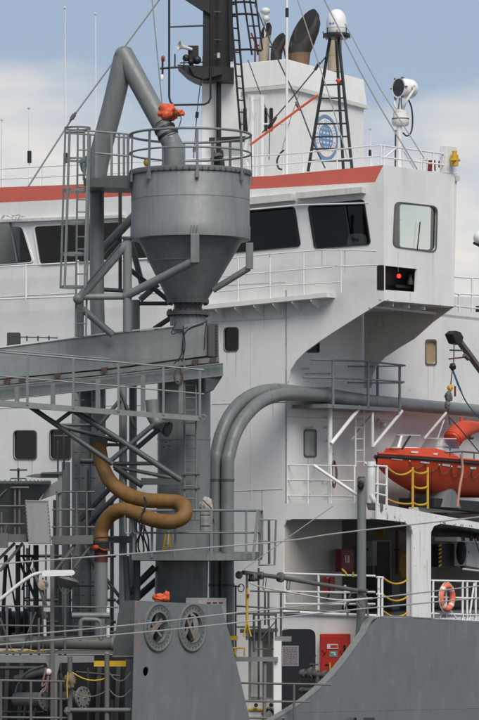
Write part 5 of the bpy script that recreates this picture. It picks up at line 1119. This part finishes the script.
D = LQ(8.4); plate(t, D, 'leaf', [(373.6, 541), (390, 541), (390, 600), (373.6, 600)], DQ*.05, GREYB); plate(t, LQ(8.37), 'frame', [(372.5, 540), (391, 540), (391, 601), (372.5, 601)], DQ*.02, WHITE2, holes=[box(374, 541.5, 389.8, 600)])  # leaf colour lightened to offset how little light reaches the recess
t = thing('gallery_locker', 'white electrical box left of the gallery door', 'box', LQ(8.7)(369, 575))
plate(t, LQ(8.1), 'body', box(364, 541, 372.5, 566), DQ*.25, WHITE2, bevel=.01); plate(t, LQ(8.08), 'badge', box(366, 548, 368.5, 551), DQ*.01, BLUE)
t = thing('red_pipe', 'thin dark red fire pipe on the gallery back wall', 'pipe', LQ(8.5)(397, 600)); mem(t, LQ(8.35), 'pipe', [(397, 528), (397, 574)], 2.6, REDB, 10); mem(t, LQ(8.35), 'bracket', [(394.5, 550), (399.5, 550)], 1.6, REDB, 8)
t = thing('oilskin_coat', 'yellow oilskin hanging by the white pillar in the gallery', 'coat', LP(.9)(403, 577)); lump(t, LP(.9), 'coat', 403, 565, 3.4, 13, mat('ochre_oilskin', (.30, .15, .01), .5, dirt=.3, streak=0), 41, depth=.5)
t = thing('equipment_stack', 'dim grey equipment boxes stacked behind the gallery rail', 'box', LQ(4.5)(372, 617))
for b_ in ((366, 577, 378, 600), (379, 582, 392, 610), (368, 601, 377, 616)): plate(t, LQ(4.5), 'case', box(*b_), DQ*.4, GREYD, bevel=.01)
t = thing('yellow_notice', 'small dull yellow notice high on the gallery back wall', 'sign', LQ(8.8)(380, 536)); plate(t, LQ(8.45), 'face', box(377.5, 530, 384, 537), DQ*.02, YEL)
# second gallery bay
t = thing('black_winch_box', 'black equipment box with yellow striped edge in the aft bay', 'box', LP(1.2)(453, 568))
plate(t, LP(1.2), 'body', rr(box(441, 544, 466, 567), 1), DP*.5, BLACK, bevel=.02)
for i in range(6): plate(t, LP(1.19), 'hazard_stripe', [(439, 545+i*4), (441.5, 543.6+i*4), (441.5, 545.6+i*4), (439, 547+i*4)], DP*.02, YEL)
MB().ball(LP(1.0)(463, 552), .28, sc=(.7, .8, 1.6)).build('canvas_bag', RUB, t)
t = thing('white_winch', 'pale winch housing with rusty brackets at the right edge of the bay', 'winch', LP(.9)(470, 570))
plate(t, LP(.8), 'housing', [(467, 541), (500, 543), (500, 572), (467, 566)], DP*.6, mat('winch_paint', (.42, .42, .41), .5, dirt=.3, streak=.4), bevel=.02)
plate(t, LP(.7), 'shelf', [(457, 537), (500, 541), (500, 545), (457, 541)], DP*.7, WHITE2); mem(t, LP(.75), 'arm', [(463, 569), (500, 573)], 2, WHITE2, 8)
for x in (462, 470, 477): plate(t, LP(.68), 'rust_lug', box(x, 536, x+3, 541), DP*.02, WOOD)
MB().tube(crv([LP(.6)(x, y) for x, y in ((468, 528), (474, 538), (479, 552), (481, 566))]), .014, 6).build('cable', CABLE, t)
mem(t, LP(1.4), 'beam', [(462, 528), (485, 548)], 3, BLACK, 8)
railing('white railing of the aft bay behind the lifebuoy', LP(.05), [(462.5, 581, 622), (433, 580, 618), (446, 590, 617), (475.5, 582, 622), (467, 582, 622)], [[(431, 580.5), (479, 581.5), (530, 584)], [(431, 597), (479, 598.5), (530, 601)], [(431, 613.5), (479, 615), (530, 618)], [(474, 583), (469, 620)], [(445, 608), (439, 618)], [(448, 608), (456, 618)]], WHITE2, 2.4, 2.0)
lb = thing('lifebuoy', 'faded orange lifebuoy hung on the white rail of the aft bay', 'lifebuoy', LP(-.06)(446.7, 612))
c = LP(-.08)(446.7, 597.4); kb = c.y/FPX; Rm = 11.6*kb; rm = 3.0*kb
def torus(c, R_, r_, a0, a1, n=24, m=10, sc=1):
    return MB().tube([c+(DQ*math.cos(a0+(a1-a0)*i/n)+UP*math.sin(a0+(a1-a0)*i/n))*R_ for i in range(n+1)], r_, 12)
torus(c, Rm, rm, 0, 2*math.pi, 40).build('ring', BUOY, lb)
for a in (45, 135, 225, 315): torus(c, Rm, rm*1.05, R(a-7), R(a+7), 6).build('white_band', REFL, lb)
MB().tube([c+(DQ*math.cos(a*math.pi/20)+UP*math.sin(a*math.pi/20))*(Rm+rm*(1.25 if a % 10 else .8)) for a in range(41)], .01, 6).build('grab_line', CREAM, lb)

# ------------------------------------------------------------ boat deck: pole, rails, platform
t = thing('grey_pole', 'thick grey pole rising past the gallery to the boat deck', 'pole', LP(-.1)(361, 720))
D = LQ(-.35); mem(t, D, 'shaft', [(361.5, 478), (361.5, 600), (359, 660), (358, 745)], 9, GREY, 20); mem(t, D, 'cap', [(361.5, 476.5), (361.5, 478)], 7, GREYD, 16)
lump(t, LQ(-.5), 'strap_fitting', 361, 485, 3, 4.5, BLACK, 51); mem(t, LQ(-.5), 'clamp', [(356, 590), (367, 591)], 4, GALV, 8)
for pts in ([(352, 598), (346, 606), (348, 616)], [(356, 602), (362, 610), (372, 605)], [(344, 600), (372, 599)], [(352, 590), (344, 612)], [(366, 596), (368, 616)]): mem(t, LQ(-.6), 'pipe_cluster', pts, 2.2, GALV, 8)
railing('white boat deck railing above the gallery opening', LQ(.05), [(308, 465.5, 503), (354.5, 466, 503), (331, 465.5, 503)], [[(286, 465), (356, 466)], [(286, 480), (354, 481)], [(286, 495.5), (354, 496.5)]], WHITE2, 2.0, 1.6)
t = tag(MB().tube([LQ(-.15)(314, 465.5), LQ(-.15)(358, 495.5)], .042, 10).build('white_strut', WHITE2), 'white strut slanting across the boat deck rail to the grey pole', 'strut')
t = thing('davit_post', 'thick white davit post at the bow of the lifeboat', 'post', LP(.3)(371, 503))
mem(t, LQ(.2), 'post', [(371, 466), (371, 503)], 8.5, WHITE2, 20); mem(t, LQ(.2), 'cap', [(371, 461.5), (371, 466.5)], 9.8, WHITE2, 20); mem(t, LQ(.15), 'foot', [(371, 495), (378, 507)], 5.5, WHITE2, 10)
mem(t, LQ(.12), 'side_pipe', [(365, 463), (369, 465)], 3.4, CREAM, 8); plate(t, LQ(.0), 'bracket', [(366, 503), (381, 503), (381, 511), (368, 510)], DQ*.1, GALV)
railing('short white rail between davit post and yellow boat ladder', LP(.05), [(377.5, 466, 504), (386.5, 466, 505)], [[(374, 465.5), (387, 466.5)], [(375, 484), (386.5, 485)], [(375, 493), (386.5, 496)]], WHITE2, 2.4, 2.0)
yl = thing('yellow_ladder', 'bright yellow boarding ladder beside the orange lifeboat', 'ladder', LP(.05)(420, 507))
for x in (412.6, 427.6): mem(yl, LP(.05), 'rail', [(x, 467), (x, 508.5)], 2.6, YEL, 10)
for y in (471, 486, 502.5): chain(LP(.05), (412.6, y), (427.6, y+.5), 2.2, YEL, yl, 'rung_chain', 2.2)
yc = thing('yellow_guard_chain', 'yellow guard chains between the white rail and the yellow ladder', 'chain', LP(.05)(400, 505))
chain(LP(.05), (387.5, 467.5), (412, 470), 6, YEL, yc, wpx=2.1, n=20); chain(LP(.05), (387.5, 499), (412, 503.5), 2, YEL, yc, wpx=2.0, n=20)
# side platform
sp = thing('side_platform', 'grey railed landing with white struts on the house side', 'platform', LP(p1-.1)(360, 503))
a_ = F0(304, 404)
P0 = LP(p1-1.0)
zpf = LP(1.8)(361, 406).z
lo, hi_ = pq(LP(1.7)(328, 406))[1], pq(LP(1.7)(401, 408))[1]
MB().prism([ship(1.7, lo, zpf-.1), ship(1.7, hi_, zpf-.1), ship(p1-.05, hi_, zpf-.1), ship(p1-.05, lo, zpf-.1)], UP*.1).build('deck', GREYL, sp, smooth=False)
D = LP(1.7)
for x, y0, y1 in ((333, 361, 406), (368, 362, 407), (399.6, 365, 410)): mem(sp, D, 'post', [(x, y0), (x, y1)], 2.8, GREY, 8)
for x, y0, y1 in ((377.5, 364, 405),): mem(sp, LP(2.5), 'post', [(x, y0), (x, y1)], 2.8, GREY, 8)
for r in ([(310, 359.5), (333, 360.3), (368, 361.5), (405, 365.5)], [(303, 377.5), (333, 378), (368, 379.5), (404, 382)]): mem(sp, D, 'rail', r, 1.9, GREY, 8)
for r in ([(348, 366.5), (403, 366)], [(348, 382.5), (402, 383)]): mem(sp, LP(2.5), 'rail', r, 1.6, GREY, 8)
mem(sp, LP(2.0), 'white_leg', [(330, 406), (330, 503)], 4.8, WHITE2, 12)
for pts, w_, D in (([(331, 444), (360, 407)], 4.0, LP(1.8)), ([(351, 440), (377, 410)], 3.2, LP(2.4)), ([(372.5, 447), (402, 411)], 3.4, LP(1.8)), ([(372.5, 412), (372.5, 447)], 3, LP(1.8))): mem(sp, D, 'strut', pts, w_, WHITE2, 10)
ladder('thin white ladder hanging below the side landing', LP(2.2), 355.5, 364, 409, 466, 11.5, WHITE2, 1.9, 1.3)
t = thing('rope_coil', 'brown rope coil hanging on the white leg under the landing', 'rope', LP(1.95)(333.5, 490))
for i in range(4):
    P = [LP(1.8+i*.03)(334+(2.0+.3*i)*math.cos(a*math.pi/8), 474+(13.5-i)*math.sin(a*math.pi/8)) for a in range(17)]; MB().tube(P, .022, 6).build('loop', ROPE, t)
# little step irons on the house side
si = thing('step_irons', 'scattered thin grip irons welded on the shaded house side', 'handholds', LP(p1-.05)(320, 480))
for x, y in ((310, 373), (318, 373), (327, 373), (332, 373), (310, 427), (328, 417), (328, 427), (330, 440), (308, 479), (326, 480), (307, 494), (328, 494), (306, 368), (330, 387), (326, 387), (331, 453)):
    MB().tube([LP(p1+.0)(x-2.8, y+1), LP(p1-.1)(x-2.8, y), LP(p1-.1)(x+2.8, y), LP(p1+.0)(x+2.8, y+1)], .012, 6).build('grip', CREAM, si)
t = thing('wall_valve', 'small white valve on the house side under the landing', 'valve', LP(p1-.1)(381, 428)); mem(t, LP(p1-.15), 'body', [(378, 420), (384, 425)], 4, CREAM, 12); MB().ball(LP(p1-.25)(384, 425), .08).build('knob', CREAM, t); mem(t, LP(p1-.15), 'stub', [(381, 423), (381, 430)], 2.4, CREAM, 8)

# ------------------------------------------------------------ lifeboat
bt = thing('lifeboat', 'orange lifeboat with clear windshields and black rubber gunwale', 'lifeboat', ship(1.35, 4, zd))
pc = 1.35
bow = LP(pc)(376, 458); qb = pq(bow)[1]; zg = bow.z; LEN = 7.4; BM = .95
def hullrow(t, z_off=0):
    # t 0 bow .. 1 stern
    hb_ = BM*(1-(1-min(1, t/.42))**1.9)**.85 if t < .42 else BM*(1-.12*((t-.42)/.58)**2)
    keel = -1.02+(.84*max(0, 1-t/.42)**1.35); g = .05-.17*math.sin(min(1, t*1.3)*math.pi/2)
    pts = []
    for s_ in range(-8, 9):
        u_ = s_/8; x_ = hb_*(abs(u_)**.62)*(1 if u_ > 0 else -1); zz_ = g+(keel-g)*(1-abs(u_)**2.0)**.9
        pts.append((x_, zz_))
    return hb_, g, pts
rows = []
for i in range(25):
    t = i/24; t = max(t, .004); hb_, g_, pts = hullrow(t); rows.append([ship(pc+x_, qb+t*LEN, zg+z2) for x_, z2 in pts])
MB().loft(rows, caps=False, closed=False).build('hull', ORANGE, bt)
MB().loft([[r[0], r[-1]] for r in rows], caps=False, closed=False).build('deck', ORANGE, bt)
gw = [r[0] for r in rows]; gw2 = [r[-1] for r in rows]
MB().tube(gw, .042, 8).build('gunwale_fender', RUB, bt); MB().tube(gw2, .042, 8).build('gunwale_fender', RUB, bt)
MB().tube([p+UP*.075 for p in gw], .035, 8).build('gunwale_tape', ORANGE, bt)
# raised cuddy
cab_ = []
for t, h, wf in ((.07, .02, .5), (.14, .28, .72), (.30, .34, .78), (.40, .26, .8), (.50, .04, .82)):
    hb_, g_, _ = hullrow(t); ww = hb_*wf; q_ = qb+t*LEN
    cab_.append([ship(pc-ww, q_, zg+g_), ship(pc-ww*.8, q_, zg+g_+h), ship(pc+ww*.8, q_, zg+g_+h), ship(pc+ww, q_, zg+g_)])
MB().loft(cab_).build('foredeck_cuddy', ORANGE, bt, bevel=.03)
def shield(t0, t1, h, wf, name):
    hb_, g_, _ = hullrow(t0); h0, g1, _ = hullrow(t1); z0 = zg+g_+.28
    rws = [[ship(pc+math.cos(a)*hb_*wf*.95, qb+LEN*(t0+(t1-t0)*(1-math.sin(a))), z0) for a in [math.pi*i/14 for i in range(15)]],
           [ship(pc+math.cos(a)*hb_*wf*.72, qb+LEN*(t0+.035+(t1-t0)*(1-math.sin(a))), z0+h) for a in [math.pi*i/14 for i in range(15)]]]
    MB().loft(rws, caps=False, closed=False).build(name, CLEAR, bt); MB().tube(rws[1], .014, 6).build('windshield_edge', REFL, bt); MB().tube(rws[0], .018, 6).build('windshield_seal', REFL, bt)
shield(.12, .22, .34, .66, 'windshield'); shield(.36, .46, .36, .66, 'windshield')
mem(bt, LP(.75), 'wiper_arm', [(402, 449), (410, 436)], 2.2, BLACK, 8)
MB().tube([rows[2][0].lerp(rows[2][-1], .5)+UP*.05, rows[2][0].lerp(rows[2][-1], .5)+UP*.12], .03, 10).build('bow_fitting', GALV, bt)
def skin(t, u_, off=.012):
    hb_, g_, _ = hullrow(t); x_ = hb_*(abs(u_)**.62)*(1 if u_ > 0 else -1); keel = -1.02+(.84*max(0, 1-t/.42)**1.35); z2 = g_+(keel-g_)*(1-abs(u_)**2.0)**.9
    return ship(pc+x_-off, qb+t*LEN-off*.4, zg+z2)
for t in (.05, .17, .28, .37, .46, .56): 
    MB().prism([skin(t, -.955), skin(t+.042, -.955), skin(t+.042, -.925), skin(t, -.925)], DP*.008).build('reflective_patch', REFL, bt, smooth=False)
for t in (.15, .27): 
    hb_, g_, _ = hullrow(t); q_ = qb+t*LEN; ww = hb_*.69; MB().prism([ship(pc-ww, q_, zg+g_+.15), ship(pc-ww, q_+.38, zg+g_+.15), ship(pc-ww*.985, q_+.38, zg+g_+.2), ship(pc-ww*.985, q_, zg+g_+.2)], -DP*.03).build('cuddy_tape', REFL, bt, smooth=False)
for i in range(7):
    t0 = .12+i*.07; P = []
    for j in range(9):
        f = j/8; P.append(skin(t0+.07*f, -.93+.30*4*f*(1-f)*.55, .03))
    MB().tube(P, .012, 6).build('grab_line', ROPE, bt); MB().ball(skin(t0, -.93, .03), .022, 8, 6).build('grab_knot', CREAM, bt)
for pts in ([(445, 452.5), (462, 451.5), (500, 455)],): mem(bt, LP(.55), 'stern_rail', pts, 1.8, GALV, 8)
for x in (450, 462, 474): mem(bt, LP(.55), 'rail_stanchion', [(x, 452.5), (x, 461)], 1.4, GALV, 8)
mem(bt, LP(.3), 'white_strap', [(461, 454), (462.5, 470), (459.5, 488), (457.3, 507)], 2.6, mat('dusty_strap', (.42, .22, .15), .8, dirt=.2, streak=0), 8, curve=True)
crd = thing('boat_cradle', 'grey chocks and dark skids under the orange lifeboat', 'cradle', ship(1.35, 4, zd))
plate(crd, LP(.65), 'chock', [(444, 507), (448, 492), (452, 489), (456, 492), (461, 508)], DP*1.2, GREYL); plate(crd, LP(.75), 'skid', [(434, 498), (500, 503), (500, 514), (434, 507)], DP*1.1, BLACK)
plate(crd, LP(.65), 'chock', [(520, 514), (524, 498), (532, 498), (536, 515)], DP*1.2, GREYL)
# second orange float
fl = thing('orange_float', 'orange drooping float boom hanging above the lifeboat', 'float', LP(1.1)(455, 446))
P = crv([LP(1.1)(x, y) for x, y in ((540, 430), (500, 427), (480, 427), (468, 428.5), (458, 433), (452.5, 439.5))], 5); nP = len(P)
MB().tube(P, [(5.6+(4.4*min(1, max(0, (i/nP-.42)/.25))))*kb for i in range(nP)], 24).build('tube', ORANGE, fl)
MB().lathe(P[-1], [(9.4*kb, 0), (9.0*kb, .05), (6*kb, .1), (1*kb, .11)], P[-1]-P[-3], 24).build('end_cap', ORANGE, fl)
plate(fl, LP(1.05), 'base_plate', [(443, 446), (459, 447), (459, 448.5), (443, 447.5)], DP*.2, BLACK); MB().ball(LP(.95)(471, 437), .09, sc=(1, 1, .8)).build('drain_plug', GALV, fl)
mem(fl, LP(1.1), 'stay', [(450, 447), (450, 457)], 1.4, BLACK, 6); 
# davit crane arm and tackle
cr2 = thing('davit_crane', 'grey davit arm with black head slanting in from the right edge', 'crane', LP(1)(520, 510))
D = LP(.9)
MB().bar(D(459, 341), D(520, 424), .16, .12).build('arm', GALV, cr2, smooth=False, bevel=.01)
plate(cr2, LP(.8), 'head_cover', [(452, 334), (456, 330.5), (461, 332), (464, 337), (462, 345), (456, 343.5)], DP*.25, BLACK, bevel=.03)
tk = thing('boat_tackle', 'hanging hook tackle with yellow block above the lifeboat', 'tackle', LP(.7)(449, 410))
D = LP(.7)
mem(tk, D, 'fall_wire', [(454, 344), (453.5, 366)], 1.2, WIRED, 6); mem(tk, D, 'spreader', [(450, 350), (462, 350.5)], 1.8, GALV, 8); mem(tk, D, 'red_bar', [(449, 359), (466, 357)], 1.6, REDB, 8); mem(tk, LP(.65), 'pulley', [(464, 355), (468, 359)], 4, GALV, 10)
lump(tk, D, 'upper_block', 452.5, 366.5, 3, 3.4, BLACK, 61); mem(tk, D, 'wire', [(452.5, 368), (450.5, 386)], 1.3, WIRED, 6)
lump(tk, D, 'yellow_block', 450, 388, 2.6, 3.2, YEL, 62); lump(tk, D, 'lower_block', 448.5, 397, 3.6, 5, GALV, 63); lump(tk, D, 'hook', 447.5, 405, 2.6, 4, GALV, 64)
mem(tk, D, 'red_tag', [(455, 386), (455, 396.5)], 2.0, REDB, 8); mem(tk, D, 'link', [(448, 408), (450, 425)], 1.6, WIRED, 6)
for pts in ([(453, 370), (460, 388), (466, 402), (479, 418)], [(453, 372), (461, 392), (474, 412), (490, 416)]): mem(tk, D, 'blue_rope', pts, 1.2, BROPE, 6, curve=True)
for pts in ([(449, 414), (441, 436)], [(450, 418), (461, 430), (479, 452)]): mem(tk, D, 'bridle_wire', pts, 1.2, WIRED, 6)
mem(tk, LP(1.6), 'white_stay', [(446, 413), (424, 439)], 2.8, CREAM, 8); mem(tk, LP(1.6), 'white_stay', [(444, 420), (437, 440)], 1.4, CREAM, 8)
mem(tk, LP(1.2), 'orange_lamp', [(461.5, 417), (461.5, 422)], 3.2, TARP, 8)
# pieces at the right edge by the sky
t = railing('white aft railing against the sky at the right edge', LP(1.5), [(472, 278, 312), (459, 293, 312)], [[(454, 277), (479, 278.5), (510, 280)], [(455, 293.5), (479, 295), (510, 297)], [(455, 306), (510, 312)]], WHITE2, 2.2, 1.6)
t = thing('aft_lamp', 'white lamp head with dark bracket at the right edge', 'lamp', LP(1.6)(476, 260)); MB().ball(LP(1.6)(481, 238), .22).build('globe', DOME, t); mem(t, LP(1.6), 'bracket', [(474, 243), (482, 247)], 3, BLACK, 8); mem(t, LP(1.6), 'stand', [(480, 247), (480, 312)], 2, WHITE2, 8)
mem(t, LP(1.6), 'black_block', [(478, 306), (478, 312)], 5, BLACK, 8)
MB().prism([ship(p1, qA+.02, Sp(450, 307).z-.3), ship(p1, 25, Sp(450, 307).z-.3), ship(8, 25, Sp(450, 307).z-.3), ship(8, qA+.02, Sp(450, 307).z-.3)], UP*.08).build('aft_deck', WHITE, hs, smooth=False)

# ------------------------------------------------------------ wires
up_ = LQ(1.0)
cable('stay_wire', L(80), [(165, -8), (73, 117), (28, 187)], 2.0, WIRE, 'thick grey stay cable slanting from top centre to left roof', curve=False)
tbk = thing('turnbuckle', 'small steel turnbuckle on the thick slanting stay cable', 'fitting', L(79.9)(73, 118)); mem(tbk, L(79.9), 'body', [(74.5, 114.5), (71.5, 119)], 4.2, GALV, 10); mem(tbk, L(79.9), 'eye', [(76, 112.5), (70, 121)], 2.6, GALV, 8)
cable('stay_wire', L(86), [(151.7, -5), (162, 103)], 1.2, WIRE, 'thin wire left of the mast hoop frame', curve=False)
cable('halyard', L(85.5), [(202, 70), (197, 112), (193.5, 160)], 1.0, WIRED, 'thin dark halyard dropping from mast platform to hopper rail', curve=False)
hk = thing('halyard_block', 'small dark block midway on the halyard left of the mast foot', 'fitting', L(85.4)(197, 118)); mem(hk, L(85.4), 'block', [(197.3, 112), (196.7, 118)], 3.4, BLACK, 8); mem(hk, L(85.4), 'lower_block', [(194.5, 147), (194, 152)], 3, GALV, 8)
cable('stay_wire', LQ(1.2), [(296, -5), (330, 98), (348, 160)], 1.1, WIRE, 'thin grey wire crossing the big sooty exhaust', curve=False)
cable('stay_wire', LQ(1.0), [(322, -5), (360, 71), (380, 107), (417, 169)], 1.5, WIRE, 'thicker wire running right from behind the radome to the roof', curve=False)
cable('stay_wire', LQ(1.1), [(345, 24), (380, 88.6), (424, 158)], 1.1, WIRE, 'thinner right hand wire passing just left of the searchlight', curve=False)
cable('rigging_line', LQ(1.6), [(255, 5), (277.6, 58.6), (296, 98), (313, 142), (325, 168)], 1.4, WIRED, 'dark rigging line crossing from exhausts down to the lattice tower', cat='rope')
cable('rigging_line', LQ(1.4), [(328, 54), (291, 99), (262, 133)], 1.3, WIRED, 'dark rigging line slanting down left across the funnel front', cat='rope')
for i, (x, y, d) in enumerate(((298.5, 107, 1), (274, 120, -1), (270, 126, -1), (316.5, 67, -1))):
    b_ = thing('rigging_block', ('dark rigging block on the line in front of the funnel corner', 'upper wooden block above the orange rope by the louvres', 'lower wooden block beside the louvres', 'dark rigging block high on the left slanting line')[i], 'fitting', LQ(1.3)(x, y)); mem(b_, LQ(1.3), 'cheek', [(x-2*d, y-3), (x+1.5*d, y+3)], 3.0, (WIRED, WOOD, BLACK, WIRED)[i], 8); mem(b_, LQ(1.3), 'shackle', [(x-3*d, y-5), (x-2*d, y-3)], 1.6, GALV, 6)
cable('orange_rope', LQ(1.0), [(250, 145), (300, 108), (318, 95)], 2.4, OROPE, 'bright orange rope stretched across the front of the funnel', cat='rope', curve=False)
cable('thin_wire', LQ(1.5), [(300, 92), (290, 120), (282, 150)], .8, WIRE, 'very thin pale wire beside the white pole', curve=False)
cable('thin_wire', LQ(4), [(248, 60), (270, 120), (269, 160)], 1.0, WIRED, 'dark thin wire down the funnel front behind the gantry', curve=False)
W = L(66)
cable('mooring_wire', W, [(-60, 642), (0, 637), (140, 624), (230, 613.5), (340, 602), (479, 586), (540, 579)], 1.5, WIRE, 'upper of the two pale wires crossing the round fairleads', group='wires slung across the deck')
cable('mooring_wire', W, [(-60, 649), (0, 644.5), (140, 632.5), (230, 623.4), (340, 611), (479, 598), (540, 592)], 1.5, WIRE, 'lower of the two pale wires crossing the round fairleads', group='wires slung across the deck')
cable('mooring_wire', W, [(-60, 568), (0, 563.8), (140, 553), (280, 541.5), (340, 533), (479, 517), (540, 510)], 1.5, WIRE, 'highest pale wire crossing just under the ochre hose', group='wires slung across the deck')
cable('thin_wire', L(74), [(244, 569), (300, 529), (333, 506)], 1.0, WIRE, 'thin wire rising right from the slender pipe arm to boat deck', curve=False)
cable('thin_wire', LQ(-1), [(292, 705), (316, 655)], .9, WIRED, 'thin dark wire slanting across the black door', curve=False)

# chips and rust at the edges of the white openings
random.seed(19)
def chips(name, D, off, spots, vx, m):
    mb = MB()
    for x, y, r_ in spots:
        for _ in range(3):
            c = D(x+random.uniform(-r_, r_), y+random.uniform(-r_*.4, r_*.4)); n_ = 7
            mb.prism([c+off+(vx*math.cos(j*2*math.pi/n_)*random.uniform(.5, 1.6)+UP*math.sin(j*2*math.pi/n_)*random.uniform(.3, .9))*r_*.011 for j in range(n_)], -off*.4)
    return mb.build(name, m, hs, smooth=False, kind='stuff')
RUSTC = mat('rust_chips', (.17, .07, .035), .9, dirt=.6, streak=0)
chips('rust_chip', LP(0), -DP*.006, [(380, 506, 2), (386, 509, 1.5), (397, 521.5, 2.5), (403, 522.5, 3), (409, 526, 2.5), (412, 530, 2), (414, 548, 1), (414.5, 566, 1), (432, 537, 1.5), (443, 523, 3), (455, 524.5, 2), (463, 525.5, 3), (471, 526, 2), (420, 515, 1), (436, 517, 1), (388, 300, 1.2), (412, 303, 1), (440, 305.5, 1.4)], DQ, RUSTC)
chips('rust_chip', LQ(0), -DQ*.006, [(377, 504, 1.8), (372, 518.5, 1.4), (340, 518.8, 1), (287, 520, 1.2), (284, 540, 1), (380, 300, 1.4), (370, 308, 1), (340, 328, .8), (316, 345, 1), (288, 382, 1), (287, 440, .8), (330, 294.5, 1), (300, 297.5, 1), (260, 301, 1.2)], DP, RUSTC)
def streaks(D, off, lst, m, vx):
    mb = MB()
    for x, y, ln_, w_ in lst:
        a, b_ = D(x, y)+off, D(x, y+ln_)+off; mb.prism([a-vx*w_, a+vx*w_, b_+vx*w_*.2, b_-vx*w_*.2], -off*.4)
    return mb.build('rust_streak', m, hs, smooth=False, kind='stuff')
STK = mat('faint_rust_run', (.50, .43, .34), .6, dirt=.4, streak=.2, dirtcol=(.4, .3, .2))
streaks(LQ(0), -DQ*.004, [(random.uniform(215, 370), 520.5, 0.1, .001)]+[(x, y, ln_, .012) for x, y, ln_ in ((236, 351, 26), (227, 351, 15), (18, 460, 30), (32, 460, 20), (58, 460, 26), (264, 304, 26), (284, 303, 18), (345, 250, 22), (322, 251, 16), (300, 540, .1), (246, 405, 30), (273, 402, 20), (224, 492, 34), (262, 490, 26))], STK, DP)
streaks(LP(0), -DP*.004, [(398, 252, 20, .01), (433, 253, 26, .01), (410, 293, 8, .012), (420, 530, 40, .01), (427, 560, 30, .01)], STK, DQ)
streaks(LP(p1), -DP*.004, [(428, 365, 34, .012), (434, 365, 22, .01), (308, 457, 30, .01), (314, 457, 18, .01)], STK, DQ)
